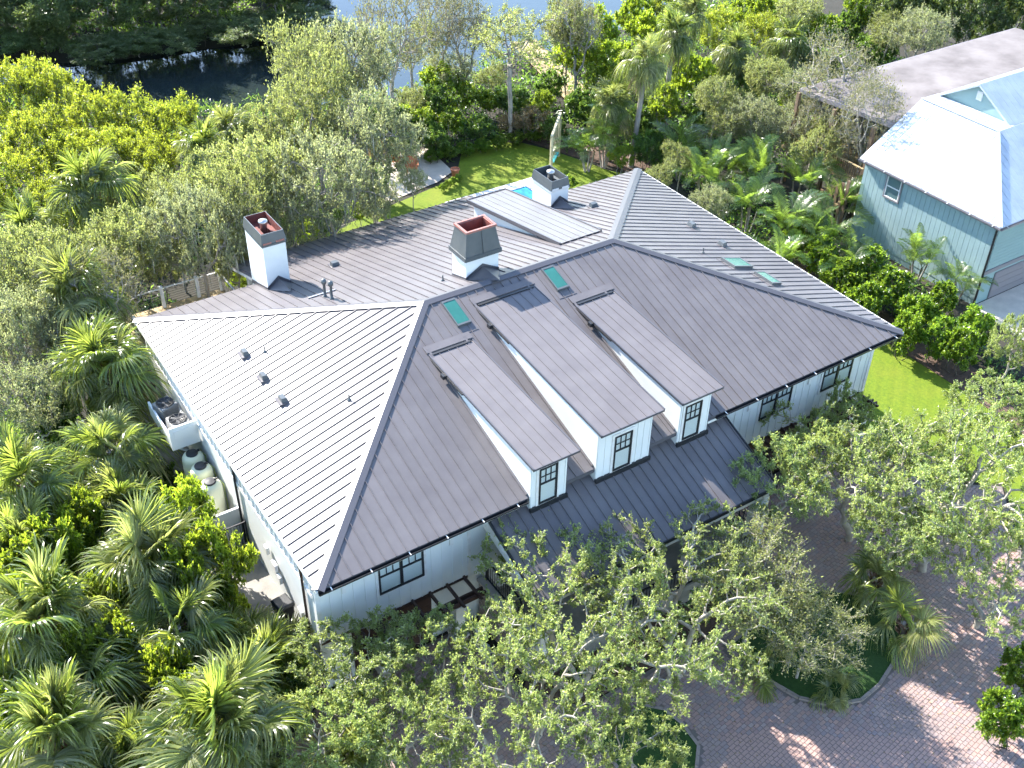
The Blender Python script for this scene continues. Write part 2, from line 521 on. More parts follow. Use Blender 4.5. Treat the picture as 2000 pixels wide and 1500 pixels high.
# body of the rear extension
zx = E0 - (EXTY - HW) * SF
mb = MB()
for (xa, xb) in ((EXT0, EXT1),):
    a, b, c, d = (xa, HW, E0 - 0.03), (xb, HW, E0 - 0.03), (xb, EXTY, zx - 0.03), (xa, EXTY, zx - 0.03)
    lo = [Vector(k) - Vector((0, 0, 0.14)) for k in (a, b, c, d)]
    mb.hexa(lo, [a, b, c, d])
mb.build('rear_roof_deck', M['trim_white'], roof_o)


def cap(p0, p1, n1, n2, w, name='ridge_cap', lift=0.065):
    p0, p1 = Vector(p0), Vector(p1)
    d = (p1 - p0).normalized()
    mb = MB()
    pts = []
    for n_ in (n1, n2):
        n_ = Vector(n_).normalized()
        s = d.cross(n_)
        if s.z > 0:
            s = -s
        pts.append((s * w, n_))
    top0, top1 = p0 + Vector((0, 0, lift + 0.02)), p1 + Vector((0, 0, lift + 0.02))
    for s, n_ in pts:
        q0, q1 = p0 + s + n_ * lift, p1 + s + n_ * lift
        r0, r1 = p0 + s + n_ * 0.016, p1 + s + n_ * 0.016
        mb.face([top0, top1, q1, q0])
        mb.face([q0, q1, r1, r0])
        mb.face([top0, q0, r0])
        mb.face([top1, q1, r1])
    return mb.build(name, M['trim_metal'], roof_o)


nF, nB = Vector((0, -SF, 1)), Vector((0, SF, 1))
nL, nR = Vector((-RISE / PXX, 0, 1)), Vector((RISE / QXX, 0, 1))
cap(P_, Q_, nF, nB, 0.20)
cap(A_, P_, nF, nL, 0.20, 'hip_cap')
cap(B_, P_, nB, nL, 0.20, 'hip_cap')
cap(C_, Q_, nF, nR, 0.20, 'hip_cap')
cap(D_, Q_, nB, nR, 0.20, 'hip_cap')


def gutter(p0, p1, outn, material, parent, w=0.13, h=0.12, name='gutter'):
    """Open trough along an eave."""
    p0, p1, o = Vector(p0), Vector(p1), Vector(outn)
    z = Vector((0, 0, 1))
    sec = [(0, 0.0), (0, -h), (w * 0.75, -h), (w, -0.01), (w - 0.015, -0.01), (w * 0.75 - 0.01, -h + 0.02), (0.015, -h + 0.02), (0.015, 0.0)]
    mb = MB()
    mb.hexa([p0 + o * a + z * b for a, b in sec], [p1 + o * a + z * b for a, b in sec])
    d = (p1 - p0)
    n_ = max(2, int(d.length / 1.5))
    for k in range(n_ + 1):
        c = p0 + d * ((k + 0.3) / (n_ + 0.6))
        mb.bar(c + o * 0.0 + z * 0.004, c + o * (w + 0.012) + z * (-0.02), 0.035, 0.014, 1)
    return mb.build(name, [material, M['trim_white']], parent)


gz = E0 - 0.035
gutter((0.0, 0, gz), (7.62, 0, gz), (0, -1, 0), M['black'], roof_o)
gutter((15.95, 0, gz), (26.03, 0, gz), (0, -1, 0), M['black'], roof_o)
gutter((26.0, 0, gz), (26.0, HW, gz), (1, 0, 0), M['trim_white'], roof_o)
mb = MB()
mb.box(-0.05, 0.0, 0.0, HW, gz - 0.09, gz + 0.03)
mb.build('drip_edge', M['trim_white'], roof_o)
for xa, xb in ((0.0, 7.6), (15.6, 26.0)):
    mb = MB()
    mb.box(xa, xb, -0.012, 0.02, E0 - 0.26, E0 - 0.165)
    mb.build('fascia', M['trim_white'], roof_o)

# --- walls
WX0, WX1, WY0, WY1 = 0.10, 25.25, 0.60, HW - 0.60
WT = E0 - 0.17


def wall(pts, z0, z1, thick_dir, material, name='wall'):
    a, b = pts
    t = Vector(thick_dir) * 0.2
    mb = MB()
    lo = [Vector((*a, z0)), Vector((*b, z0)), Vector((*b, z0)) + t, Vector((*a, z0)) + t]
    hi = [p + Vector((0, 0, z1 - z0)) for p in lo]
    mb.hexa(lo, hi)
    return mb.build(name, material, house)


UB = E0 - 3.08                                   # bottom of the upper storey siding
w_front = wall(((WX0, WY0), (WX1, WY0)), UB, WT, (0, 1, 0), M['white'])
w_front_low = wall(((WX0, WY0 + 0.12), (WX1, WY0 + 0.12)), 0, UB - 0.003, (0, 1, 0), M['white_stucco'])
w_left = wall(((WX0, WY0 + 0.201), (WX0, WY1)), 0, WT + 0.1, (1, 0, 0), M['white'])
w_right = wall(((WX1, WY0 + 0.201), (WX1, WY1)), 0, WT, (-1, 0, 0), M['white'])
w_back = wall(((WX0 + 0.2, WY1), (WX1 - 0.2, WY1)), 0, WT, (0, -1, 0), M['white'])
# walls under the rear extension
w_ext = wall(((EXT0 + 0.5, EXTY - 0.7), (EXT1 - 0.4, EXTY - 0.7)), 0, zx - 0.1, (0, -1, 0), M['white'])
bm_front = MB()
bm_front.box(0, 0.045, -0.022, 0.0, UB, WT - 0.01)
me_batten = bm_front.mesh('batten', M['white'])
x = WX0 + 0.05
k = 0
while x < WX1:
    if not (2.2 < x < 4.0 or 18.9 < x < 20.75 or 22.3 < x < 24.2 or 5.75 < x < 16.6):
        o = link('batten', me_batten, w_front)
        o.location = (x, WY0, 0)
    x += 0.4065
for wx0, wx1 in ((2.2, 4.0), (18.9, 20.75), (22.3, 24.2)):
    mb = MB()
    mb.box(0, 0.045, -0.022, 0.0, UB, E0 - 2.20)
    me_short = mb.mesh('batten', M['white'])
    x = WX0 + 0.05
    while x < WX1:
        if wx0 < x < wx1:
            o = link('batten', me_short, w_front)
            o.location = (x, WY0, 0)
        x += 0.4065
mb = MB()
mb.box(-0.045, 0, 0, 0.05, E0 - 0.95, WT + 0.1)
me_lb = mb.mesh('batten', M['white'])
y = WY0 + 0.3
while y < WY1:
    o = link('batten', me_lb, w_left)
    o.location = (WX0, y, 0)
    y += PITCH_S
mb = MB()
mb.box(WX0 - 0.055, WX0 - 0.001, WY0 + 0.2, WY1, E0 - 1.12, E0 - 0.952)
mb.build('belt_board', M['trim_white'], w_left)
# corner boards and the ledger trims
mb = MB()
mb.box(WX0 - 0.03, WX0 + 0.12, WY0 - 0.035, WY0 - 0.001, UB, WT)
mb.box(WX1 - 0.12, WX1 + 0.03, WY0 - 0.035, WY0 - 0.001, UB, WT)
mb.box(5.62, 5.75, WY0 - 0.035, WY0 - 0.001, UB, WT)
mb.build('corner_board', M['trim_white'], w_front)
for xa, xb in ((WX0, 5.62), (16.6, WX1)):
    mb = MB()
    mb.box(xa, xb, WY0 - 0.03, WY0 - 0.004, UB - 0.10, UB - 0.001)
    mb.build('ledger', M['wood_dark'], w_front)


def window(x0, x1, z0, z1, y, parent, sashes=2, cols=3, part=True, rows=1, white_trim=True, head=0.34):
    """A dark framed sash window in a wall that faces -Y; upper sash with muntins, lower sash with a blind."""
    if part:
        root = empty('window', ((x0 + x1) / 2, y, z0), 0, None, None, None, parent)
    else:
        root = parent
    fr = MB()
    f = 0.06
    fr.box(x0, x1, y - 0.07, y - 0.002, z0, z0 + f)
    fr.box(x0, x1, y - 0.07, y - 0.002, z1 - f, z1)
    wd = (x1 - x0) / sashes
    for k in range(sashes + 1):
        c = x0 + wd * k
        hw = f if 0 < k < sashes else f
        l0, l1 = (c, c + hw) if k == 0 else ((c - hw, c) if k == sashes else (c - hw * 0.8, c + hw * 0.8))
        fr.box(l0, l1, y - 0.069, y - 0.001, z0 + f, z1 - f)
    zm = z1 - f - (z1 - z0) * head
    fr.box(x0 + f, x1 - f, y - 0.062, y - 0.012, zm - 0.025, zm + 0.025)
    fr.build('window_frame', M['black'], root)
    mu = MB()
    for s in range(sashes):
        a, b = x0 + wd * s + f, x0 + wd * (s + 1) - f
        for k in range(1, cols):
            c = a + (b - a) * k / cols
            mu.box(c - 0.012, c + 0.012, y - 0.055, y - 0.02, zm + 0.02, z1 - f)
        for k in range(1, rows):
            zz = zm + (z1 - f - zm) * k / rows
            mu.box(a, b, y - 0.053, y - 0.022, zz - 0.012, zz + 0.012)
    mu.build('muntin', M['black'], root)
    for s in range(sashes):
        a, b = x0 + wd * s + f * 0.8, x0 + wd * (s + 1) - f * 0.8
        gl = MB()
        gl.face([(a, y - 0.026, z0 + f * 0.8), (b, y - 0.026, z0 + f * 0.8), (b, y - 0.026, z1 - f * 0.8), (a, y - 0.026, z1 - f * 0.8)])
        gl.build('pane', M['pane'], root)
        bl = MB()
        n_ = 14
        for k in range(n_):
            za = z0 + f + (z1 - z0 - 2 * f) * k / n_
            zb = z0 + f + (z1 - z0 - 2 * f) * (k + 0.93) / n_
            bl.face([(a, y - 0.014, za), (b, y - 0.014, za), (b, y - 0.006, zb), (a, y - 0.006, zb)])
        bl.build('blind', M['blind'], root)
    if white_trim:
        tr = MB()
        t = 0.10
        tr.box(x0 - t, x1 + t, y - 0.045, y - 0.003, z0 - t, z0 - 0.001)
        tr.box(x0 - t, x0 - 0.001, y - 0.04, y - 0.003, z0, z1)
        tr.box(x1 + 0.001, x1 + t, y - 0.04, y - 0.003, z0, z1)
        tr.box(x0 - t, x1 + t, y - 0.045, y - 0.003, z1 + 0.001, z1 + t)
        tr.build('window_trim', M['trim_white'], root)
    return root


# thin glazing in front of the blinds
mt = bpy.data.materials.new('clear_window_pane')
mt.use_nodes = True
nt = mt.node_tree
nt.nodes.remove(nt.nodes['Principled BSDF'])
tb, gb, ms, fz = nt.nodes.new('ShaderNodeBsdfTransparent'), nt.nodes.new('ShaderNodeBsdfGlossy'), nt.nodes.new('ShaderNodeMixShader'), nt.nodes.new('ShaderNodeFresnel')
tb.inputs[0].default_value = (0.92, 0.97, 0.98, 1)
gb.inputs['Roughness'].default_value = 0.03
fz.inputs[0].default_value = 1.35
nt.links.new(fz.outputs[0], ms.inputs[0])
nt.links.new(tb.outputs[0], ms.inputs[1])
nt.links.new(gb.outputs[0], ms.inputs[2])
nt.links.new(ms.outputs[0], nt.nodes['Material Output'].inputs['Surface'])
M['pane'] = mt

window(2.27, 3.93, E0 - 2.06, E0 - 0.75, WY0, house, 2, 3)
window(18.98, 20.62, E0 - 1.98, E0 - 0.72, WY0, house, 2, 3)
window(22.37, 24.05, E0 - 1.95, E0 - 0.72, WY0, house, 2, 3)
# small wall lights / vents under the eave
for xx in (1.05, 5.0, 18.35, 21.6, 24.6):
    mb = MB()
    mb.box(xx - 0.07, xx + 0.07, WY0 - 0.06, WY0 - 0.023, E0 - 1.22, E0 - 0.92)
    mb.build('wall_vent', M['trim_white'], w_front)

# --- dormers
DORM = [(7.59, 9.43, -0.36, 6.47, 1.55, 1.98, 7.70, 9.17, 8.02, 8.76),
        (10.38, 13.08, -0.28, 7.81, 1.66, 2.39, 10.42, 12.79, 11.14, 11.90),
        (14.02, 15.92, -0.18, 6.41, 1.43, 1.96, 14.08, 15.50, 14.29, 15.05)]
PZ0, PS = -0.57, 0.38                            # porch roof plane (below the eave, slope)
for i, (x0, x1, y0, y1, z0, z1, wx0, wx1, gx0, gx1) in enumerate(DORM):
    d = empty('dormer', ((x0 + x1) / 2, 0, E0), 0, None, None, None, house)
    tag(d, ['narrow dormer nearest the bright left roof slope', 'wide middle dormer with the tallest roof', 'narrow dormer on the right'][i])
    zf, zt = E0 + z0, E0 + z1
    # slab
    mb = MB()
    t_ = 0.09
    lo = [(x0, y0, zf - t_), (x1, y0, zf - t_), (x1, y1, zt - t_), (x0, y1, zt - t_)]
    hi = [(x0, y0, zf - 0.012), (x1, y0, zf - 0.012), (x1, y1, zt - 0.012), (x0, y1, zt - 0.012)]
    mb.hexa(lo, hi)
    mb.build('dormer_deck', M['black'], d)
    dl = math.hypot(y1 - y0, z1 - z0)
    seam_panels((x0, y0, zf), (1, 0, 0), (0, y1 - y0, z1 - z0), [(0, 0), (x1 - x0, 0), (x1 - x0, dl), (0, dl)], d, pitch=(x1 - x0) / (5 if i != 1 else 7), rib=(0.02, 0.038))
    # rake trims and top flashing
    mb = MB()
    for xx in (x0, x1):
        mb.bar((xx, y0, zf + 0.005), (xx, y1, zt + 0.005), 0.05, 0.075)
    mb.bar((x0, y0 - 0.01, zf - 0.02), (x1, y0 - 0.01, zf - 0.02), 0.03, 0.08)
    mb.build('rake_trim', M['trim_metal'], d)
    mb = MB()
    zz = E0 + (y1 + 0.28) * SF
    mb.hexa([(x0 - 0.05, y1 - 0.02, zt - 0.08), (x1 + 0.05, y1 - 0.02, zt - 0.08), (x1 + 0.05, y1 + 0.30, zz - 0.02), (x0 - 0.05, y1 + 0.30, zz - 0.02)],
            [(x0 - 0.05, y1 - 0.02, zt + 0.075), (x1 + 0.05, y1 - 0.02, zt + 0.075), (x1 + 0.05, y1 + 0.30, zz + 0.075), (x0 - 0.05, y1 + 0.30, zz + 0.075)])
    mb.build('head_flashing', M['metal_roof'], d)
    mb = MB()
    mb.box(x0 + 0.10, x1 - 0.10, y1 - 0.17, y1 - 0.03, zt - 0.0, zt + 0.045)
    mb.build('vent_slot', M['black'], d)
    # walls: front and both cheeks
    yw = -0.05
    zb = E0 + PZ0 + PS * yw + 0.02
    zs = lambda y_: zf + (y_ - y0) * (zt - zf) / (y1 - y0) - t_
    mb = MB()
    mb.hexa([(wx0, yw, zb), (wx1, yw, zb), (wx1, yw + 0.12, zb), (wx0, yw + 0.12, zb)], [(wx0, yw, zs(yw)), (wx1, yw, zs(yw)), (wx1, yw + 0.12, zs(yw)), (wx0, yw + 0.12, zs(yw))])
    mb.build('dormer_front', M['white'], d)
    yi = (zf - t_ - E0 - y0 * (zt - zf) / (y1 - y0)) / (SF - (zt - zf) / (y1 - y0)) - 0.1
    for xx, s in ((wx0, 1), (wx1, -1)):
        mb = MB()
        q = [(yw + 0.121, zb), (0.62, zb + 0.25), (0.62, E0 + 0.1), (yi, E0 + yi * SF - 0.01), (yi, zs(yi)), (yw + 0.121, zs(yw + 0.121))]
        a, b = [(xx, p[0], p[1]) for p in q], [(xx + 0.1 * s, p[0], p[1]) for p in q]
        mb.hexa(b, a) if s > 0 else mb.hexa(a, b)
        mb.build('cheek_wall', M['white'], d)
        mb = MB()      # step flashing where the cheek meets the roof
        so = -s
        mb.bar((xx + so * 0.03, 0.1, E0 + 0.1 * SF + 0.05), (xx + so * 0.03, yi + 0.6, E0 + (yi + 0.6) * SF + 0.05), 0.09, 0.07)
        mb.build('step_flashing', M['metal_roof'], d)
    # battens and window
    bx = wx0 + 0.03
    mb = MB()
    for c in (wx0 + 0.05, wx1 - 0.05) + ((wx0 + 0.36, gx1 + 0.28, gx1 + 0.56) if i == 1 else ()):
        mb.box(c - 0.03, c + 0.03, yw - 0.022, yw - 0.001, zb, zs(yw) - 0.02)
    mb.build('batten', M['white'], d)
    zsill = E0 - 0.40
    window(gx0, gx1, zsill, E0 + 1.16, yw, d, 1, 3, False, 2, True, 0.40)
    mb = MB()
    mb.box(wx0 - 0.03, wx1 + 0.03, yw - 0.10, yw - 0.002, zb - 0.08, zb + 0.13)
    mb.build('apron_flashing', M['black'], d)
    # outrigger under the upper left edge
    mb = MB()
    yo = y1 - 1.25
    mb.box(x0 - 0.16, x0 + 0.02, yo - 0.10, yo + 0.10, zs(yo) - 0.07, zs(yo) + 0.08)
    mb.bar((x0 - 0.03, yo - 1.2, zs(yo - 1.2) + 0.02), (x0 - 0.03, y1, zs(y1) + 0.02), 0.05, 0.06)
    mb.build('outrigger', M['black'], d)

# --- porch roof in front
px0, px1, pyf = 6.25, 16.65, -2.82
porch = empty('porch', (11, -1.5, 0), 0, None, None, None, house)
tag(porch, 'dark sloping porch roof below the dormers')
pz = lambda y_: E0 + PZ0 + PS * y_
mb = MB()
mb.hexa([(px0, pyf, pz(pyf) - 0.16), (px1, pyf, pz(pyf) - 0.16), (px1, 0.45, pz(0.45) - 0.16), (px0, 0.45, pz(0.45) - 0.16)],
        [(px0, pyf, pz(pyf) - 0.013), (px1, pyf, pz(pyf) - 0.013), (px1, 0.45, pz(0.45) - 0.013), (px0, 0.45, pz(0.45) - 0.013)])
mb.build('porch_deck', M['trim_metal'], porch)
pl = math.hypot(0.42 - pyf, PS * (0.42 - pyf))
seam_panels((px0, pyf, pz(pyf)), (1, 0, 0), (0, 1, PS), [(0, 0), (px1 - px0, 0), (px1 - px0, pl), (0, pl)], porch, rib=(0.026, 0.055), first=0.1)
mb = MB()
for xx in (px0, px1):
    mb.bar((xx, pyf, pz(pyf) - 0.01), (xx, 0.42, pz(0.42) - 0.01), 0.05, 0.13)
mb.bar((px0, pyf - 0.02, pz(pyf) - 0.06), (px1, pyf - 0.02, pz(pyf) - 0.06), 0.05, 0.16)
mb.build('porch_trim', M['black'], porch)
for xx in (px0 + 0.06, px1 - 0.06):      # white rake boards under the edges
    mb = MB()
    q = [(pyf + 0.1, pz(pyf + 0.1) - 0.17), (pyf + 0.1, pz(pyf + 0.1) - 0.35), (WY0, pz(WY0) - 0.75), (WY0, pz(WY0) - 0.17)]
    mb.hexa([(xx - 0.05, a, b) for a, b in q], [(xx + 0.05, a, b) for a, b in q])
    mb.build('rake_board', M['trim_white'], porch)
mb = MB()
mb.box(px0 + 0.1, px1 - 0.1, pyf + 0.15, pyf + 0.35, pz(pyf) - 0.55, pz(pyf) - 0.20)
mb.build('porch_beam', M['trim_white'], porch)
for xx in (px0 + 0.35, 9.6, 12.9, px1 - 0.3):
    mb = MB()
    mb.box(xx - 0.16, xx + 0.16, pyf + 0.1, pyf + 0.42, 1.0, pz(pyf) - 0.551)
    mb.box(xx - 0.20, xx + 0.20, pyf + 0.06, pyf + 0.46, 1.0, 1.25)
    bevel(mb.build('column', M['trim_white'], porch), 0.012)
mb = MB()
mb.box(px0, px1 - 0.05, pyf - 0.1, WY0, 0.0, 2.2 - 1.2)
mb.build('porch_floor', M['concrete'], porch)
# recessed front wall behind the porch with the entrance
mb = MB()
mb.box(10.4, 12.6, WY0 + 0.04, WY0 + 0.115, 1.0, UB - 0.01)
mb.build('entrance_door', M['wood_dark'], porch)


def balustrade(p0, p1, z0, z1, parent, gap=0.11, cross=False, name='railing'):
    p0, p1 = Vector(p0), Vector(p1)
    d = p1 - p0
    z = Vector((0, 0, 1))
    mb = MB()
    mb.bar(p0 + z * z1, p1 + z * z1, 0.06, 0.06)
    mb.bar(p0 + z * z0, p1 + z * z0, 0.045, 0.045)
    mb.bar(p0 + z * (z0 - 0.1), p0 + z * (z1 + 0.08), 0.07, 0.07)
    mb.bar(p1 + z * (z0 - 0.1), p1 + z * (z1 + 0.08), 0.07, 0.07)
    rr = mb.build(name, M['black'], parent)
    n_ = int(d.length / gap)
    for k in range(1, n_):
        c = p0 + d * k / n_
        q = MB()
        q.bar(c + z * z0, c + z * z1, 0.022, 0.022)
        q.build('baluster', M['black'], rr)
    return rr


balustrade((6.25, 0.35, 0), (6.25, -1.75, 0), 2.25, 3.12, house, 0.13)
mb = MB()
mb.box(5.98, 6.42, -2.6, 0.58, 2.04, 2.16)
mb.build('stoop_coping', M['stone_cap'], house)
sw = MB()
sw.box(6.05, 6.36, -2.52, 0.57, 0.0, 2.035)
stoop = sw.build('stoop_wall', M['mortar'], house)
bk = MB()
for row in range(26):
    for c in range(14):
        y_ = -2.5 + c * 0.215 + (0.107 if row % 2 else 0)
        if y_ + 0.2 <= 0.56:
            z_ = 0.03 + row * 0.0765
            bk.box(6.018, 6.053, y_, y_ + 0.2, z_, z_ + 0.066)
tag(bk.build('brickwork', M['brick'], stoop), kind='stuff')
# black lattice screen and white pier at the right end of the porch
pier = MB()
pier.box(15.95, 16.35, -2.72, -2.30, 0, 3.2)
pier.box(15.88, 16.42, -2.79, -2.23, 3.2, 3.30)
bevel(pier.build('porch_pier', M['white_stucco'], porch), 0.015)
lat = MB()
for k in range(13):
    y_ = -2.4 + k * 0.22
    lat.bar((16.2, y_, 1.05), (16.2, y_, 3.75), 0.03, 0.03)
for k in range(11):
    lat.bar((16.2, -2.5, 1.1 + k * 0.25), (16.2, 0.5, 1.1 + k * 0.25), 0.026, 0.026)
lat.build('lattice_screen', M['black'], porch)
balustrade((15.95, -2.9, 0), (9.8, -2.9, 0), 1.15, 2.05, porch, 0.14)

# --- chimneys
def chimney(x0, x1, y0, y1, ztop, kind, label):
    c = empty('chimney', ((x0 + x1) / 2, (y0 + y1) / 2, E0), 0, None, None, None, house)
    tag(c, label)
    rz = lambda y_: E0 + (HW - y_) * SF
    zb = rz(y1) - 0.4
    mb = MB()
    mb.box(x0, x1, y0, y1, zb, ztop)
    mb.build('shaft', M['white_stucco'], c)
    mb = MB()
    mb.box(x0 - 0.03, x1 + 0.03, y0 - 0.03, y1 + 0.03, ztop - 0.02, ztop + 0.07)
    mb.build('shaft_band', M['trim_white'] if kind == 'tall' else M['cap_metal'], c)
    cx, cy = (x0 + x1) / 2, (y0 + y1) / 2
    hx, hy = (x1 - x0) / 2, (y1 - y0) / 2

    def shell(z0, z1, g0, g1, th, mo, mi, name):
        """Four sided tapering metal shell, open at the top."""
        q = MB()
        r0 = [(cx - hx - g0, cy - hy - g0, z0), (cx + hx + g0, cy - hy - g0, z0), (cx + hx + g0, cy + hy + g0, z0), (cx - hx - g0, cy + hy + g0, z0)]
        r1 = [(cx - hx - g1, cy - hy - g1, z1), (cx + hx + g1, cy - hy - g1, z1), (cx + hx + g1, cy + hy + g1, z1), (cx - hx - g1, cy + hy + g1, z1)]
        i1 = [(cx - hx - g1 + th, cy - hy - g1 + th, z1), (cx + hx + g1 - th, cy - hy - g1 + th, z1), (cx + hx + g1 - th, cy + hy + g1 - th, z1), (cx - hx - g1 + th, cy + hy + g1 - th, z1)]
        i0 = [(cx - hx - g1 + th, cy - hy - g1 + th, z0 + 0.05), (cx + hx + g1 - th, cy - hy - g1 + th, z0 + 0.05), (cx + hx + g1 - th, cy + hy + g1 - th, z0 + 0.05), (cx - hx - g1 + th, cy + hy + g1 - th, z0 + 0.05)]
        for k in range(4):
            j = (k + 1) % 4
            q.face([r0[k], r0[j], r1[j], r1[k]], 0)
            q.face([r1[k], r1[j], i1[j], i1[k]], 2)
            q.face([i1[k], i1[j], i0[j], i0[k]], 1)
        q.face(i0, 1)
        return q.build(name, [mo, mi, M['copper'] if kind == 'hood' else mo], c)

    if kind == 'hood':
        shell(ztop + 0.12, ztop + 1.18, 0.075, -0.16 + 0.06, 0.09, M['cap_metal'], M['rust'], 'cap')
        mb = MB()
        for sgn in (-1, 1):
            mb.box(cx - hx - 0.10, cx + hx + 0.10, cy + sgn * (hy + 0.075) - 0.025, cy + sgn * (hy + 0.075) + 0.025, ztop + 0.02, ztop + 0.20)
            mb.box(cx + sgn * (hx + 0.075) - 0.025, cx + sgn * (hx + 0.075) + 0.025, cy - hy - 0.05, cy + hy + 0.05, ztop + 0.02, ztop + 0.20)
        mb.build('cap_skirt', M['cap_metal'], c)
        mb = MB()
        mb.bar((cx + 0.02, cy - hy - 0.10, ztop + 0.18), (cx + 0.02, cy - hy + 0.08, ztop + 1.12), 0.035, 0.03)
        mb.build('cap_seam', M['cap_metal'], c)
        mb = MB()
        g = -0.10
        zt = ztop + 1.18
        for sgn in (-1, 1):
            mb.box(cx - hx - g - 0.05, cx + hx + g + 0.05, cy + sgn * (hy + g) - 0.045, cy + sgn * (hy + g) + 0.045, zt - 0.05, zt + 0.035)
            mb.box(cx + sgn * (hx + g) - 0.045, cx + sgn * (hx + g) + 0.045, cy - hy - g + 0.046, cy + hy + g - 0.046, zt - 0.05, zt + 0.035)
        mb.build('cap_lip', M['copper'], c)
    else:
        inner = M['rust'] if kind == 'rusty' else M['cap_metal']
        shell(ztop + 0.10, ztop + 0.55, 0.05, -0.02, 0.03, M['cap_metal'], inner, 'cap')
        mb = MB()
        for sgn in (-1, 1):
            mb.box(cx - 0.28 * sgn - 0.20, cx - 0.28 * sgn + 0.16, cy - hy - 0.062, cy - hy - 0.045, ztop + 0.10, ztop + 0.18)
        mb.build('cap_slot', M['copper'] if kind == 'rusty' else M['trim_white'], c)
        mb = MB()
        mb.lathe([(0.15, 0.10), (0.15, 0.55), (0.19, 0.56), (0.19, 0.66), (0.02, 0.70)], (cx, cy + 0.02, ztop), 18)
        mb.build('flue', M['steel'], c, True)
        mb = MB()
        for sx in (-1, 1):
            mb.box(cx + sx * 0.25 - 0.09, cx + sx * 0.25 + 0.09, cy - 0.35, cy + 0.35, ztop + 0.16, ztop + 0.26)
        mb.build('flue_bracket', inner, c)
    # counter flashing and the little saddle on the upslope (front) side
    mb = MB()
    for xx, s in ((x0, -1), (x1, 1)):
        q = [(y0, rz(y0) - 0.05), (y1, rz(y1) - 0.05), (y1, rz(y1) + 0.12), (y0, rz(y0) + 0.12)]
        mb.hexa([(xx + s * 0.002, a, b) for a, b in q], [(xx + s * 0.022, a, b) for a, b in q])
    mb.box(x0, x1, y1 + 0.002, y1 + 0.022, rz(y1) - 0.1, rz(y1) + 0.10)
    sx = cx
    yr = y0 - 0.02
    peak = rz(y0) + 0.42
    yt = y0 - (peak - rz(y0)) / SF * 0.92
    mb.face([(x0 - 0.02, yr, rz(yr) + 0.02), (sx, yr, peak), (sx, yt, rz(yt) + 0.06)])
    mb.face([(x1 + 0.02, yr, rz(yr) + 0.02), (sx, yt, rz(yt) + 0.06), (sx, yr, peak)])
    mb.face([(x0 - 0.02, yr, rz(yr) - 0.1), (x0 - 0.02, yr, rz(yr) + 0.14), (sx, yr - 0.001, peak + 0.14), (x1 + 0.02, yr, rz(yr) + 0.14), (x1 + 0.02, yr, rz(yr) - 0.1)])
    mb.build('saddle_flashing', M['trim_metal'], c)
    return c


chimney(5.27, 6.27, 15.88, 17.75, E0 + 2.45, 'rusty', 'tall white chimney near the left end of the rear slope, rusty inside')
chimney(11.04, 12.53, 9.48, 10.53, E0 + 3.22, 'hood', 'stout chimney by the ridge with a tapering dark metal hood')
chimney(19.12, 20.08, 15.2, 16.75, E0 + 1.45, 'tall', 'tall white chimney beside the pool, grey inside its cap')

# --- shed roof on the rear slope
sh = empty('shed_dormer', (17, 13.5, E0), 0, None, None, None, house)
tag(sh, 'pale flat shed roof rising off the rear slope')
sx0, sx1, sy0, sy1, sz0, sz1 = 15.90, 18.03, 10.0, 17.43, 2.26, 0.93
mb = MB()
mb.hexa([(sx0, sy0, E0 + sz0 - 0.13), (sx1, sy0, E0 + sz0 - 0.13), (sx1, sy1, E0 + sz1 - 0.13), (sx0, sy1, E0 + sz1 - 0.13)],
        [(sx0, sy0, E0 + sz0 + 0.01), (sx1, sy0, E0 + sz0 + 0.01), (sx1, sy1, E0 + sz1 + 0.01), (sx0, sy1, E0 + sz1 + 0.01)])
mb.build('dormer_deck', M['trim_metal'], sh)
dl = math.hypot(sy1 - sy0, sz1 - sz0)
seam_panels((sx1, sy1, E0 + sz1 + 0.024), (-1, 0, 0), (0, sy0 - sy1, sz0 - sz1), [(0, 0), (sx1 - sx0, 0), (sx1 - sx0, dl), (0, dl)], sh, pitch=(sx1 - sx0) / 6, rib=(0.022, 0.028), material=M['shed_metal'])
mb = MB()
for xx in (sx0, sx1):
    mb.bar((xx, sy0, E0 + sz0 + 0.0), (xx, sy1, E0 + sz1 + 0.0), 0.06, 0.16)
mb.bar((sx0, sy1, E0 + sz1), (sx1, sy1, E0 + sz1), 0.06, 0.16)
mb.build('rake_trim', M['trim_metal'], sh)
mb = MB()
for xx in (sx0 + 0.2, sx1 - 0.3):
    q = [(11.6, E0 + (HW - 11.6) * SF - 0.05), (sy1 - 0.3, E0 + (HW - sy1 + 0.3) * SF - 0.05), (sy1 - 0.3, E0 + sz1 - 0.07), (11.6, E0 + sz0 - (1.6) * (sz0 - sz1) / 7.43 - 0.07)]
    mb.hexa([(xx, a, b) for a, b in q], [(xx + 0.1, a, b) for a, b in q])
mb.box(sx0 + 0.301, sx1 - 0.301, sy1 - 0.4, sy1 - 0.3, E0 - 0.1, E0 + sz1 - 0.07)
mb.build('cheek_wall', M['white'], sh)

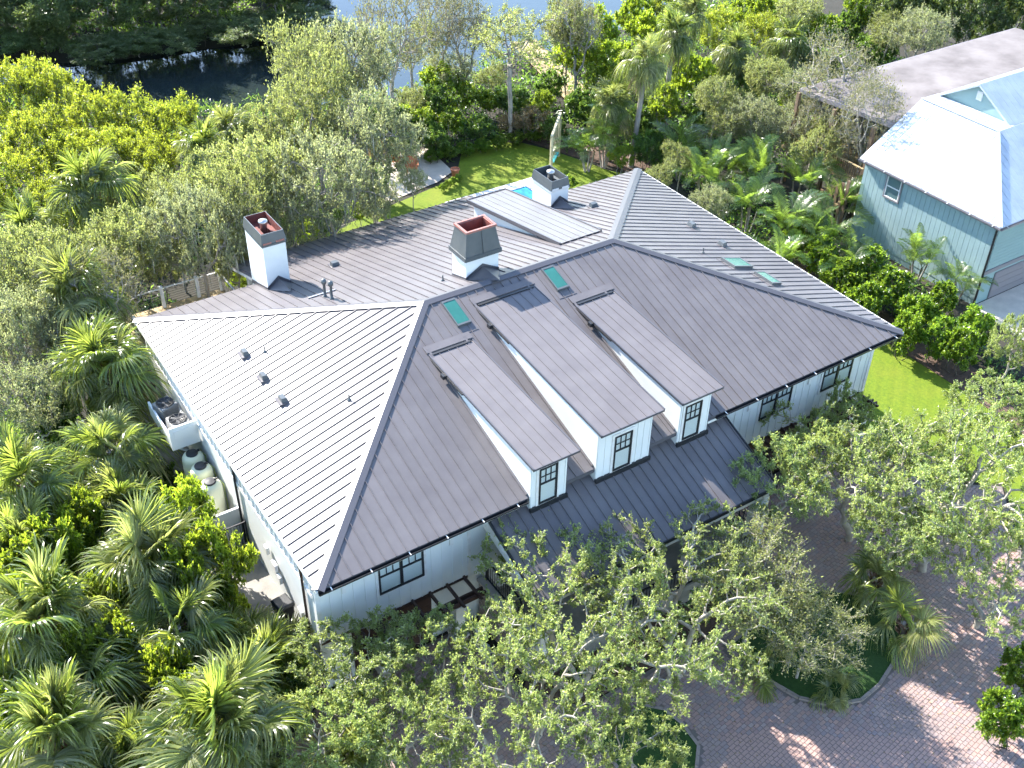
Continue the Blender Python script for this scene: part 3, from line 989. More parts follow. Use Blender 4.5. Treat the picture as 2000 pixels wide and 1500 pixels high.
# --- skylights
def skylight(pts, face_n, i):
    """Four corners (top left, top right, bottom right, bottom left) on a roof face."""
    n_ = Vector(face_n).normalized()
    p = [Vector(q) for q in pts]
    s = empty('skylight', sum(p, Vector()) / 4, 0, None, None, None, house)
    fr = MB()
    h = 0.14
    c = sum(p, Vector()) / 4
    inner = [k + (c - k).normalized() * 0.09 for k in p]
    for k in range(4):
        j = (k + 1) % 4
        fr.hexa([p[k] - n_ * 0.02, p[j] - n_ * 0.02, inner[j] - n_ * 0.02, inner[k] - n_ * 0.02], [p[k] + n_ * h, p[j] + n_ * h, inner[j] + n_ * h, inner[k] + n_ * h])
    fr.build('skylight_frame', M['skylight_frame'], s)
    g = MB()
    g.hexa([k + n_ * (h - 0.05) for k in inner], [k + n_ * (h - 0.015) for k in inner])
    g.build('pane', M['skylight'], s)
    fl = MB()
    d1, d2 = (p[3] - p[0]).normalized(), (p[1] - p[0]).normalized()
    a, b, cc, dd = p[0] - d1 * 0.15 - d2 * 0.12, p[1] - d1 * 0.15 + d2 * 0.12, p[2] + d1 * 0.35 + d2 * 0.12, p[3] + d1 * 0.35 - d2 * 0.12
    fl.hexa([k + n_ * 0.004 for k in (a, b, cc, dd)], [k + n_ * 0.03 for k in (a, b, cc, dd)])
    fl.build('skylight_flashing', M['metal_roof'], s)


fz = lambda x_, y_: (x_, y_, E0 + y_ * SF)
skylight([fz(9.22, 8.33), fz(9.80, 8.33), fz(9.80, 7.10), fz(9.22, 7.10)], nF, 0)
skylight([fz(13.76, 8.32), fz(14.32, 8.32), fz(14.32, 7.15), fz(13.76, 7.15)], nF, 1)
rzx = lambda x_, y_: (x_, y_, E0 + (HL - x_) * RISE / QXX)
skylight([rzx(21.95, 5.87), rzx(21.95, 6.72), rzx(23.06, 6.72), rzx(23.06, 5.87)], nR, 2)
skylight([rzx(22.65, 4.30), rzx(22.65, 5.39), rzx(23.20, 5.39), rzx(23.20, 4.30)], nR, 3)


# --- small things on the roof
def hood_vent(x_, y_, z_, rz_, label=None):
    c = empty('roof_vent', (x_, y_, z_), rz_, None, None, None, house)
    mb = MB()
    mb.hexa([(-0.12, -0.2, -0.03), (0.16, -0.2, -0.03), (0.16, 0.2, -0.03), (-0.12, 0.2, -0.03)], [(-0.04, -0.15, 0.17), (0.14, -0.15, 0.19), (0.14, 0.15, 0.19), (-0.04, 0.15, 0.17)])
    mb.build('vent_hood', M['cap_metal'], c, local=True)
    mb = MB()
    mb.box(-0.2, 0.26, -0.25, 0.25, -0.02, 0.02)
    mb.build('vent_flange', M['metal_roof'], c, local=True)


lz = lambda x_: E0 + x_ * RISE / PXX
bz = lambda y_: E0 + (HW - y_) * SF
for (xx, yy) in ((2.57, 11.6), (2.58, 9.83), (2.62, 8.2)):
    hood_vent(xx, yy, lz(xx) + 0.03, math.pi)
for (xx, yy) in ((23.31, 10.15), (23.38, 8.16)):
    hood_vent(xx, yy, rzx(xx, yy)[2] + 0.03, 0)
for (xx, yy) in ((8.57, 16.37), (20.3, 13.47)):
    hood_vent(xx, yy, bz(yy) + 0.03, math.pi / 2)
for (xx, yy, zz) in ((4.33, 6.35, lz(4.33)), (10.44, 10.27, bz(10.27)), (21.54, 7.38, rzx(21.54, 7.38)[2]), (3.15, 11.1, lz(3.15))):
    mb = MB()
    mb.lathe([(0.09, -0.05), (0.075, 0.02), (0.03, 0.05), (0.026, 0.24), (0.03, 0.25), (0.01, 0.255)], (xx, yy, zz + 0.02), 10)
    mb.build('vent_pipe', M['cap_metal'], house, True)
for (xx, yy) in ((6.47, 12.76), (6.53, 12.25)):
    mb = MB()
    z_ = bz(yy)
    mb.lathe([(0.10, -0.05), (0.085, 0.06), (0.055, 0.08), (0.055, 0.62), (0.10, 0.64), (0.115, 0.72), (0.09, 0.82), (0.02, 0.85)], (xx, yy, z_), 12)
    mb.build('exhaust_stack', M['cap_metal'], house, True)
mb = MB()
mb.bar((5.9, 13.15, bz(13.15) + 0.05), (7.1, 13.15, bz(13.15) + 0.05), 0.06, 0.05)
mb.build('snow_guard_bar', M['steel'], roof_o)
for (x_, y0_, y1_) in ((0.03, 7.0, 0), (0.03, 1.42, 0)):
    mb = MB()
    yy = y0_
    mb.tube([(-0.02, yy, E0 - 0.12), (0.03, yy, E0 - 0.35), (0.03, yy, E0 - 0.5), (0.03, yy, 1.72)], 0.045, 8)
    mb.build('downspout', M['wood_dark'] if yy < 3 else M['black'], house)
for (yy, zz, s) in ((3.9, E0 - 2.45, 0.17), (3.55, E0 - 2.7, 0.12), (1.85, E0 - 2.8, 0.16), (4.5, E0 - 2.1, 0.12)):
    mb = MB()
    mb.box(WX0 - 0.16, WX0 - 0.046, yy - s, yy + s, zz - s * 1.3, zz + s * 1.3)
    bevel(mb.build('utility_box', M['trim_white'], house), 0.01)

# ------------------------------------------------------------------ the ground and the river
NEAR = [(-60, 92), (-25, 74), (-8, 63), (4, 57), (9.5, 52), (17.5, 48), (27, 44.8), (34, 46), (38, 46.8), (48, 47.5), (56, 49), (62, 51), (75, 45), (98, 34)]
FAR = [(115, 50), (92, 72), (62, 104), (45, 98), (35, 78), (28.5, 64), (24, 60), (14, 62), (10, 62.5), (3, 67.5), (-12, 78), (-55, 108)]
RIV = np.array(NEAR + FAR, float)


def poly_signed(px, py, poly):
    """Signed distance to a polygon (negative inside), for arrays."""
    d = np.full(px.shape, 1e9)
    inside = np.zeros(px.shape, bool)
    n_ = len(poly)
    for i in range(n_):
        a, b = poly[i], poly[(i + 1) % n_]
        e_ = b - a
        t = np.clip(((px - a[0]) * e_[0] + (py - a[1]) * e_[1]) / (e_ @ e_), 0, 1)
        d = np.minimum(d, np.hypot(px - a[0] - t * e_[0], py - a[1] - t * e_[1]))
        c = ((a[1] > py) != (b[1] > py)) & (px < (b[0] - a[0]) * (py - a[1]) / (b[1] - a[1] + 1e-12) + a[0])
        inside ^= c
    return np.where(inside, -d, d)


xs = np.concatenate([[-1500, -600, -200, -100], np.arange(-60, 132, 1.6), [180, 300, 700, 1600]])
ys = np.concatenate([[-1500, -600, -200, -90], np.arange(-46, 130, 1.6), [180, 300, 700, 1600]])
XX, YY = np.meshgrid(xs, ys, indexing='ij')
sd = poly_signed(XX, YY, RIV)
s_ = np.clip((1.2 - sd) / 3.0, 0, 1)
rng0 = np.random.default_rng(3)
ZZ = -2.2 * s_ * s_ * (3 - 2 * s_) + np.where(sd > 3, 0.10 * (np.sin(XX * 0.9) * np.cos(YY * 0.7)) * np.clip((YY - 34) / 10, 0, 1), 0)
nx, ny = len(xs), len(ys)
idx = np.arange(nx * ny).reshape(nx, ny)
quads = np.stack([idx[:-1, :-1], idx[1:, :-1], idx[1:, 1:], idx[:-1, 1:]], -1).reshape(-1, 4)
me = bpy.data.meshes.new('ground')
me.from_pydata(np.stack([XX, YY, ZZ], -1).reshape(-1, 3).tolist(), [], quads.tolist())
me.materials.append(M['soil'])
me.polygons.foreach_set('use_smooth', [True] * len(me.polygons))
tag(link('ground', me), kind='structure')

# water
mt = mat('river_water', (0.018, 0.026, 0.026), 0.04, 0, 0.5)
n, l = mt.node_tree.nodes, mt.node_tree.links
tc = n.new('ShaderNodeTexCoord')
nz = n.new('ShaderNodeTexNoise')
nz.inputs['Scale'].default_value = 1.1
nz.inputs['Detail'].default_value = 3
bp = n.new('ShaderNodeBump')
bp.inputs['Strength'].default_value = 0.05
bp.inputs['Distance'].default_value = 0.15
l.new(tc.outputs['Object'], nz.inputs['Vector'])
l.new(nz.outputs[0], bp.inputs['Height'])
l.new(bp.outputs[0], n['Principled BSDF'].inputs['Normal'])
M['water'] = mt
mb = MB()
mb.face([(-140, 35, -0.7), (190, 20, -0.7), (190, 170, -0.7), (-140, 170, -0.7)])
tag(mb.build('river_water', M['water']), kind='structure')


def sheet(name, pts, z, material, kind='structure', th=0.0, parent=None):
    mb = MB()
    if th:
        mb.hexa([(x_, y_, z - th) for x_, y_ in pts], [(x_, y_, z) for x_, y_ in pts])
    else:
        mb.face([(x_, y_, z) for x_, y_ in pts])
    o = mb.build(name, material, parent)
    if parent is None:
        tag(o, kind=kind)
    return o


def grass_mat(name, c1, c2, stripe=None, ang=0.0, bump=0.6):
    """Mown turf: two greens by noise, optional mowing stripes of slightly different shade."""
    mt = mat(name, c1, 0.85, 0, 0.25, vary=c2, vscale=7.0, bump=bump, bscale=22)
    n, l = mt.node_tree.nodes, mt.node_tree.links
    p = n['Principled BSDF']
    src = p.inputs['Base Color'].links[0].from_socket
    tc = n.new('ShaderNodeTexCoord')
    nz = n.new('ShaderNodeTexNoise')
    nz.inputs['Scale'].default_value = 0.55
    nz.inputs['Detail'].default_value = 8
    mr = n.new('ShaderNodeMapRange')
    mr.inputs[1].default_value, mr.inputs[2].default_value, mr.inputs[4].default_value = 0.48, 0.75, 0.55
    mx = n.new('ShaderNodeMix')
    mx.data_type = 'RGBA'
    mx.inputs[7].default_value = (c1[0] * 1.35, c1[1] * 1.02, c1[2] * 2.0, 1)
    l.new(tc.outputs['Object'], nz.inputs['Vector'])
    l.new(nz.outputs[0], mr.inputs[0])
    l.new(mr.outputs[0], mx.inputs[0])
    l.new(src, mx.inputs[6])
    l.new(mx.outputs[2], p.inputs['Base Color'])
    if stripe:
        n, l = mt.node_tree.nodes, mt.node_tree.links
        p = n['Principled BSDF']
        src = p.inputs['Base Color'].links[0].from_socket
        tc = n.new('ShaderNodeTexCoord')
        mp = n.new('ShaderNodeMapping')
        mp.inputs['Rotation'].default_value = (0, 0, ang)
        wv = n.new('ShaderNodeTexWave')
        wv.inputs['Scale'].default_value = stripe
        wv.inputs['Distortion'].default_value = 0.6
        rp = n.new('ShaderNodeMapRange')
        rp.inputs[1].default_value, rp.inputs[2].default_value = 0.4, 0.6
        rp.inputs[3].default_value, rp.inputs[4].default_value = 0.965, 1.035
        hs = n.new('ShaderNodeHueSaturation')
        l.new(tc.outputs['Object'], mp.inputs[0])
        l.new(mp.outputs[0], wv.inputs[0])
        l.new(wv.outputs['Fac'], rp.inputs[0])
        l.new(rp.outputs[0], hs.inputs['Value'])
        l.new(src, hs.inputs['Color'])
        l.new(hs.outputs[0], p.inputs['Base Color'])
    return mt


M['lawn'] = grass_mat('mown_lawn', (0.145, 0.195, 0.012), (0.090, 0.140, 0.012))  # the grass's own greens, mixed by noise
M['turf'] = grass_mat('striped_turf', (0.135, 0.185, 0.010), (0.085, 0.135, 0.010), 0.55, R(52), 0.9)
M['bed_grass'] = grass_mat('island_ground_cover', (0.030, 0.070, 0.014), (0.018, 0.045, 0.010), bump=1.0)

sheet('back_lawn', [(9.5, 22.2), (20, 22.2), (33, 20), (33.2, 25), (31.9, 26.6), (30.9, 29.6), (30.2, 31.4), (29.2, 33.3), (27.6, 33.7), (25.4, 33.8), (23.6, 31.4), (22, 30.6), (13.7, 28.9), (10, 27.0)], 0.03, M['lawn'])
sheet('side_lawn', [(25.6, -3.0), (25.6, 12), (32.2, 12), (32.1, -0.5), (31.6, -4.0), (28.3, -5.0)], 0.03, M['turf'])
sheet('mulch_bed', [(32.22, 14), (34.3, 14), (34.0, -1.5), (31.7, -4.2), (32.12, -0.5)], 0.034, M['mulch'])
sheet('rear_mulch_bed', [(31.0, 29.7), (33.4, 24.8), (36, 26), (33, 33), (29.6, 33.8), (30.35, 31.4)], 0.034, M['mulch'])
sheet('front_lawn', [(24.2, -9.6), (26.2, -7.4), (28.2, -5.15), (31.5, -4.3), (40, -6), (36, -18), (26, -14)], 0.03, M['turf'])
sheet('patio', [(18.2, 30.25), (22.0, 30.95), (23.5, 31.7), (23.8, 35.4), (21.8, 36.2), (19.0, 34.2), (17.8, 32.0)], 0.045, M['patio'])
# terrace beside the house (higher ground on the left)
tz = 1.72
sheet('side_terrace', [(-2.6, 0.9), (0.098, 0.9), (0.098, 16.8), (-2.6, 16.8)], tz, M['concrete'], th=tz - 0.02)
# pool with its paved surround
mb = MB()
PX0, PX1, PY0, PY1 = 21.5, 26.2, 23.4, 27.62
pd = 0.06
for (a, b, c, d) in ((21.0, 27.3, PY1 + 0.35, 28.45), (21.0, 27.3, 21.9, PY0 - 0.35), (21.0, PX0 - 0.35, PY0 - 0.35, PY1 + 0.35), (PX1 + 0.35, 27.3, PY0 - 0.35, PY1 + 0.35)):
    mb.box(a, b, c, d, 0.0, pd)
tag(mb.build('pool_deck', M['travertine']), kind='structure')
pool = empty('swimming_pool', (23.8, 25.5, 0), 0, 'turquoise swimming pool with blue tiled rim beside the tall chimney', 'pool')
mb = MB()
for (a, b, c, d) in ((PX0 - 0.345, PX1 + 0.345, PY1, PY1 + 0.345), (PX0 - 0.345, PX1 + 0.345, PY0 - 0.345, PY0), (PX0 - 0.345, PX0, PY0, PY1), (PX1, PX1 + 0.345, PY0, PY1)):
    mb.box(a, b, c, d, 0.0, 0.085)
mb.build('coping', M['travertine'], pool)
mb = MB()
for (a, b, c, d) in ((PX0, PX1, PY1 - 0.05, PY1 - 0.001), (PX0, PX1, PY0 + 0.001, PY0 + 0.05), (PX0 + 0.001, PX0 + 0.05, PY0 + 0.05, PY1 - 0.05), (PX1 - 0.05, PX1 - 0.001, PY0 + 0.05, PY1 - 0.05)):
    mb.box(a, b, c, d, 0.04, 0.082)
mb.build('tile_band', M['pool_tile'], pool)
mb = MB()
mb.face([(PX0, PY0, 0.040), (PX1, PY0, 0.040), (PX1, PY1, 0.040), (PX0, PY1, 0.040)])
mb.build('basin', M['pool_plaster'], pool)
M['pool_water'] = mat('pool_water', (0.04, 0.40, 0.44), 0.05, 0, 0.5, bump=0.25, bscale=4)
mb = MB()
mb.face([(PX0 + 0.05, PY0 + 0.05, 0.058), (PX1 - 0.05, PY0 + 0.05, 0.058), (PX1 - 0.05, PY1 - 0.05, 0.058), (PX0 + 0.05, PY1 - 0.05, 0.058)])
mb.build('pool_water', M['pool_water'], pool)

# ------------------------------------------------------------------ paved driveway
DRIVE = [(-2.2, -0.6), (0.2, 0.55), (5.6, 0.55), (5.65, -2.9), (7.0, -4.55), (12.2, -4.55), (16.6, -3.4), (16.7, 0.55), (25.4, 0.55), (25.6, -3.2), (28.1, -5.1), (24.1, -9.55), (25.8, -14.2), (21, -17), (5, -11.0), (-2.5, -6)]
ISL1 = [(12.7, -5.3), (12.85, -6.3), (13.0, -7.3), (13.3, -8.2), (14.0, -9.0), (15.0, -9.4), (16.0, -9.3), (16.9, -9.0), (18.6, -8.4), (18.9, -6.6), (17.6, -5.2), (15, -4.9)]
ISL2 = [(6.55, -6.0), (7.3, -5.75), (8.05, -5.6), (8.7, -5.65), (9.15, -6.1), (9.3, -6.9), (9.2, -7.8), (8.4, -8.6), (7.2, -8.4), (6.5, -7.2)]
drv = sheet('driveway', DRIVE, 0.052, M['sand'], th=0.03)
for nm_, isl in (('planting_island', ISL1), ('planting_island', ISL2)):
    io = sheet(nm_, isl, 0.135, M['bed_grass'], th=0.11)
    kb = MB()
    kb.box(-0.5, 0.5, -0.06, 0.06, 0.0, 0.15)
    for k in range(len(isl)):
        a, b = Vector((*isl[k], 0)), Vector((*isl[(k + 1) % len(isl)], 0))
        n_ = max(1, round((b - a).length / 0.42))
        for j in range(n_):
            c0, c1 = a.lerp(b, (j + 0.02) / n_), a.lerp(b, (j + 0.98) / n_)
            q = MB()
            q.bar(c0 + Vector((0, 0, 0.085)), c1 + Vector((0, 0, 0.085)), 0.11, 0.13)
            q.build('kerb_stone', M['kerb'], io)
sheet('front_bed', [(5.7, -2.9), (7.05, -4.5), (12.2, -4.5), (16.55, -3.36), (16.6, -3.0), (6.0, -2.6)], 0.12, M['mulch'], th=0.1)
rr_ = random.Random(11)
pav_all, pav_near = MB(), []
ang = R(8)
ca, sa = math.cos(ang), math.sin(ang)
cells = []
row = 0
v = -26.0
while v < 6:
    u = -10.0 - rr_.random() * 0.3
    while u < 36:
        w_ = rr_.choice((0.135, 0.2, 0.2, 0.265))
        cells.append((u, v, w_, 0.135))
        u += w_
    v += 0.135
cx_ = np.array([[(c[0] + c[2] / 2) * ca - (c[1] + c[3] / 2) * sa, (c[0] + c[2] / 2) * sa + (c[1] + c[3] / 2) * ca] for c in cells])
inn_ = (poly_signed(cx_[:, 0], cx_[:, 1], np.array(DRIVE, float)) < -0.12) & (poly_signed(cx_[:, 0], cx_[:, 1], np.array(ISL1, float)) > 0.16) & (poly_signed(cx_[:, 0], cx_[:, 1], np.array(ISL2, float)) > 0.16)
rel = np.stack([cx_[:, 0] - CAM[0], cx_[:, 1] - CAM[1], np.full(len(cx_), -CAM[2])], 1)
dep = rel @ _fw
ppx, ppy = 1000 + FOC * (rel @ _r) / dep, 750 - FOC * (rel @ _u) / dep
vis = inn_ & (ppx > -50) & (ppx < 2060) & (ppy < 1560)
clear = vis & (((ppx > 1420) & (ppx < 1860) & (ppy > 1395) & (ppy < 1498)))
order = np.argsort(np.where(clear, dep, 1e9))
near_set = set(order[:300].tolist()) if clear.sum() >= 300 else set(np.nonzero(clear)[0].tolist())
mesh_cache = {}
for i in np.nonzero(vis)[0]:
    u, v, w_, h_ = cells[i]
    g = 0.005
    zt_ = 0.064 + rr_.uniform(-0.003, 0.003)
    if i in near_set:
        key = (w_, i % 3)
        if key not in mesh_cache:
            q = MB()
            a0, b0 = w_ / 2 - g, h_ / 2 - g
            q.hexa([(-a0, -b0, 0), (a0, -b0, 0), (a0, b0, 0), (-a0, b0, 0)], [(-a0 + 0.006, -b0 + 0.006, 0.041), (a0 - 0.006, -b0 + 0.006, 0.041), (a0 - 0.006, b0 - 0.006, 0.041), (-a0 + 0.006, b0 - 0.006, 0.041)])
            mesh_cache[key] = q
        o = link('paver', mesh_cache[key].mesh('paver', M['paver_obj']) if isinstance(mesh_cache[key], MB) and not mesh_cache.get((key, 'm')) else mesh_cache[(key, 'm')], drv)
        mesh_cache[(key, 'm')] = o.data
        o.location = (cx_[i, 0], cx_[i, 1], zt_ - 0.041)
        o.rotation_euler = (0, 0, ang)
        continue
    a, b, c, d = [((uu * ca - vv * sa), (uu * sa + vv * ca)) for uu, vv in ((u + g, v + g), (u + w_ - g, v + g), (u + w_ - g, v + h_ - g), (u + g, v + h_ - g))]
    bidx = len(pav_all.v)
    ins = 0.006
    mid = cx_[i]
    t4 = [(p[0] + (mid[0] - p[0]) * 0.05, p[1] + (mid[1] - p[1]) * 0.05, zt_) for p in (a, b, c, d)]
    pav_all.v += [(p[0], p[1], 0.024) for p in (a, b, c, d)] + t4
    for q in ((4, 5, 6, 7), (0, 1, 5, 4), (1, 2, 6, 5), (2, 3, 7, 6), (3, 0, 4, 7)):
        pav_all.f.append(tuple(bidx + k for k in q))
        pav_all.m.append(0)
tag(pav_all.build('paver_field', M['paver'], drv), kind='stuff')

# ------------------------------------------------------------------ pergolas
def pergola(name, x0, x1, yo, z, n_raf, posts, label, tail=0.35):
    p = empty(name, ((x0 + x1) / 2, yo, 0), 0, label, 'pergola', 'timber pergolas along the front wall')
    for s in (-1, 1):
        mb = MB()
        mb.box(x0 - tail, x1 + tail, yo + s * 0.10 - 0.035, yo + s * 0.10 + 0.035, z - 0.20, z)
        bevel(mb.build('beam', M['wood_dark'], p), 0.01)
    for k in range(n_raf):
        xx = x0 + (x1 - x0) * k / (n_raf - 1)
        mb = MB()
        q = [(yo - 0.45, z + 0.14), (yo - 0.45, z + 0.08), (yo - 0.32, z + 0.002), (WY0 - 0.032, z + 0.002), (WY0 - 0.032, z + 0.14)]
        mb.hexa([(xx - 0.04, a, b) for a, b in q], [(xx + 0.04, a, b) for a, b in q])
        mb.build('rafter', M['wood_dark'], p)
    for xx in posts:
        mb = MB()
        mb.box(xx - 0.17, xx + 0.17, yo - 0.17, yo + 0.17, 0.9, z - 0.201)
        bevel(mb.build('post', M['trim_white'], p), 0.01)
        mb = MB()
        mb.box(xx - 0.235, xx + 0.235, yo - 0.235, yo + 0.235, 0.0, 0.83)
        base = mb.build('post_base', M['mortar'], p)
        cpm = MB()
        cpm.box(xx - 0.29, xx + 0.29, yo - 0.29, yo + 0.29, 0.831, 0.899)
        cpm.build('post_cap', M['stone_cap'], p)
        bb = MB()
        for rw in range(10):
            for side in range(4):
                for c in range(2):
                    xa = -0.215 + c * 0.222 + (0.0 if rw % 2 else 0.012)
                    za = 0.03 + rw * 0.079
                    q = [Matrix.Rotation(side * math.pi / 2, 3, 'Z') @ Vector(k) for k in ((xa, -0.2655, 0), (xa + 0.2, -0.2655, 0), (xa + 0.2, -0.2355, 0), (xa, -0.2355, 0))]
                    bb.hexa([(xx + k.x, yo + k.y, za) for k in q], [(xx + k.x, yo + k.y, za + 0.066) for k in q])
        tag(bb.build('brickwork', M['brick'], base), kind='stuff')
    return p


pergola('pergola', 18.8, 24.9, -0.12, UB - 0.03, 12, (21.1, 24.6), 'dark timber pergola under the windows right of the porch')
pergola('pergola', 1.4, 5.45, -0.2, UB - 0.03, 7, (4.75, 1.9), 'dark timber pergola left of the porch with brick post base')
# garage door under the right pergola, part of the house
for a, b in ((18.9, 21.5), (22.0, 24.6), (1.2, 4.2)):
    gd = MB()
    for k in range(5):
        gd.box(a, b, WY0 + 0.06, WY0 + 0.118, 0.03 + k * 0.46, 0.03 + k * 0.46 + 0.445)
    gd.build('garage_door', M['wood_dark'], house)

# statue-like urn group by the stoop: two grey glazed pots
for k, (xx, yy, s) in enumerate(((5.55, -0.35, 1.0), (5.35, -1.0, 0.8))):
    mb = MB()
    mb.lathe([(0.14 * s, 0), (0.16 * s, 0.05), (0.26 * s, 0.30 * s), (0.22 * s, 0.52 * s), (0.16 * s, 0.60 * s), (0.20 * s, 0.66 * s), (0.17 * s, 0.66 * s), (0.12 * s, 0.58 * s)], (0, 0, 0), 20)
    o = mb.build('garden_urn', mat('blue_grey_glaze', (0.22, 0.26, 0.31), 0.35) if k == 0 else bpy.data.materials['blue_grey_glaze'], None, True)
    o.location = (xx, yy, 0.02)
    tag(o, ['larger blue-grey urn against the wall beside the brick stoop', 'smaller blue-grey urn in front of the larger one by the stoop'][k], 'urn', 'glazed urns by the stoop')

# ------------------------------------------------------------------ equipment along the left wall
shelf = empty('equipment_platform', (-0.4, 12.0, E0 - 1.75), 0, 'white bracketed platform carrying two air conditioners on the left wall', 'platform')
mb = MB()
mb.box(-1.0, 0.05, 10.82, 13.3, E0 - 1.74, E0 - 1.62)
mb.build('platform_floor', M['white'], shelf)
mb = MB()
mb.box(-1.02, 0.05, 10.72, 10.80, E0 - 1.76, E0 - 0.74)
mb.box(-0.86, -0.06, 10.69, 10.719, E0 - 1.30, E0 - 0.90)
mb.build('side_panel', M['white'], shelf)
mb = MB()
mb.box(-1.02, -0.94, 10.801, 13.3, E0 - 1.76, E0 - 1.15)
mb.build('parapet', M['white'], shelf)
for yy in (11.0, 12.1, 13.2):
    mb = MB()
    mb.bar((0.03, yy, E0 - 2.6), (-0.9, yy, E0 - 1.78), 0.08, 0.08)
    mb.build('bracket', M['white'], shelf)


def condenser(x_, y_, z_, rz_, label):
    c = empty('air_conditioner', (x_, y_, z_), rz_, label, 'air conditioner', 'outdoor air conditioning units')
    mb = MB()
    s = 0.36
    mb.box(-s, s, -s, s, 0, 0.72)
    bevel(mb.build('casing', M['ac_metal'], c, local=True), 0.05, 3)
    mb = MB()
    for k in range(12):
        zz = 0.08 + k * 0.05
        mb.box(-s - 0.012, s + 0.012, -s + 0.05, s - 0.05, zz, zz + 0.02)
        mb.box(-s + 0.05, s - 0.05, -s - 0.012, s + 0.012, zz + 0.001, zz + 0.021)
    mb.build('louvre', M['ac_metal'], c, local=True)
    mb = MB()
    mb.lathe([(0.335, 0.70), (0.335, 0.745), (0.31, 0.75), (0.30, 0.723)], (0, 0, 0), 28)
    mb.build('fan_well', M['black'], c, True, local=True)
    mb = MB()
    for k in range(3):
        a = k * 2 * math.pi / 3
        for da in (0.0,):
            p0, p1 = Vector((math.cos(a) * 0.05, math.sin(a) * 0.05, 0.726)), Vector((math.cos(a + 0.25) * 0.28, math.sin(a + 0.25) * 0.28, 0.728))
            mb.bar(p0, p1, 0.11, 0.006)
    mb.lathe([(0.06, 0.722), (0.06, 0.735), (0.02, 0.737)], (0, 0, 0), 12)
    mb.build('fan', M['fan_dark'], c, local=True)
    mb = MB()
    for r_ in (0.1, 0.18, 0.26, 0.325):
        pts = [(math.cos(t) * r_, math.sin(t) * r_, 0.765) for t in [2 * math.pi * j / 24 for j in range(25)]]
        mb.tube(pts, 0.006, 4, cap=False)
    for k in range(4):
        a = k * math.pi / 4 + 0.2
        mb.bar((-math.cos(a) * 0.33, -math.sin(a) * 0.33, 0.765), (math.cos(a) * 0.33, math.sin(a) * 0.33, 0.765), 0.012, 0.008)
    mb.build('fan_guard', M['black'], c, local=True)


condenser(-0.47, 11.35, E0 - 1.615, 0.05, 'square air conditioner at the near end of the wall platform')
condenser(-0.55, 12.55, E0 - 1.615, 0.3, 'air conditioner with grey sides at the far end of the wall platform')
for k, (xx, yy, lb) in enumerate(((-0.45, 10.35, 'cream water tank half hidden under the equipment platform'), (-0.44, 9.5, 'middle one of three cream water tanks along the left wall'), (-0.46, 8.5, 'nearest of three cream water tanks along the left wall'))):
    t = empty('water_tank', (xx, yy, tz), 0, lb, 'tank', 'cream water tanks along the left wall')
    mb = MB()
    prof = [(0.38, 0.0), (0.40, 0.03), (0.405, 0.6), (0.41, 1.3), (0.405, 1.75), (0.385, 1.86), (0.33, 1.95), (0.24, 2.0), (0.02, 2.02)]
    mb.lathe(prof, (0, 0, 0), 28)
    mb.build('tank_body', M['tank'], t, True, local=True)
    mb = MB()
    mb.lathe([(0.225, 1.99), (0.225, 2.05), (0.20, 2.07), (0.02, 2.085)], (0, 0, 0), 20)
    mb.box(0.14, 0.29, -0.03, 0.03, 2.03, 2.10)
    mb.build('tank_lid', M['black'], t, local=True)
    mb = MB()
    mb.tube([(0.36, 0.0, 1.9), (0.47, 0.0, 1.7), (0.47, 0, 0.1)], 0.02, 6)
    mb.build('hose', mat('lime_hose_%d' % k, (0.35, 0.42, 0.10), 0.5), t, local=True)
mb = MB()
mb.lathe([(0.16, 0), (0.17, 0.1), (0.17, 0.75), (0.12, 0.85), (0.05, 0.9), (0.05, 1.05), (0.02, 1.06)], (0, 0, 0), 16)
mb.box(-0.1, 0.14, -0.12, 0.1, 0.75, 0.95)
o = bevel(mb.build('filter_pump', M['black'], None, False), 0.02)
o.location = (-0.12, 7.75, tz)
tag(o, 'black filter pump standing between the nearest tank and white screen wall', 'pump')
mb = MB()
mb.box(-1.15, 0.05, 7.18, 7.28, tz - 0.1, E0 - 2.35)
o = mb.build('screen_wall', M['white_stucco'])
tag(o, 'low white screen wall between the water tanks and black gate', 'wall')
g = empty('gate', (-0.35, 6.75, tz), 0, 'black metal picket gate beside the left wall', 'gate')
mb = MB()
for xx in (-0.72, 0.05):
    mb.bar((xx, 6.72, tz), (xx, 6.72, tz + 1.30), 0.05, 0.05)
mb.bar((-0.72, 6.72, tz + 0.10), (0.05, 6.72, tz + 0.10), 0.04, 0.04)
mb.bar((-0.72, 6.72, tz + 1.22), (0.05, 6.72, tz + 1.22), 0.04, 0.04)
mb.build('gate_frame', M['black'], g)
for k in range(1, 7):
    mb = MB()
    xx = -0.72 + 0.77 * k / 7
    mb.bar((xx, 6.72, tz + 0.1), (xx, 6.72, tz + 1.22), 0.02, 0.02)
    mb.build('picket', M['black'], g)
bn = empty('wheeled_bin', (-0.30, 2.75, tz), 0.1, 'black wheeled rubbish bin against the left wall by the front corner', 'bin')
mb = MB()
mb.hexa([(-0.22, -0.24, 0.06), (0.22, -0.24, 0.06), (0.22, 0.24, 0.06), (-0.22, 0.24, 0.06)], [(-0.28, -0.31, 0.92), (0.28, -0.31, 0.92), (0.28, 0.31, 0.92), (-0.28, 0.31, 0.92)])
bevel(mb.build('bin_body', M['black'], bn, local=True), 0.03)
mb = MB()
mb.hexa([(-0.30, -0.33, 0.921), (0.30, -0.33, 0.921), (0.30, 0.33, 0.921), (-0.30, 0.33, 0.921)], [(-0.24, -0.26, 1.01), (0.26, -0.26, 1.01), (0.26, 0.26, 1.01), (-0.24, 0.26, 1.01)])
bevel(mb.build('bin_lid', M['black'], bn, local=True), 0.02)
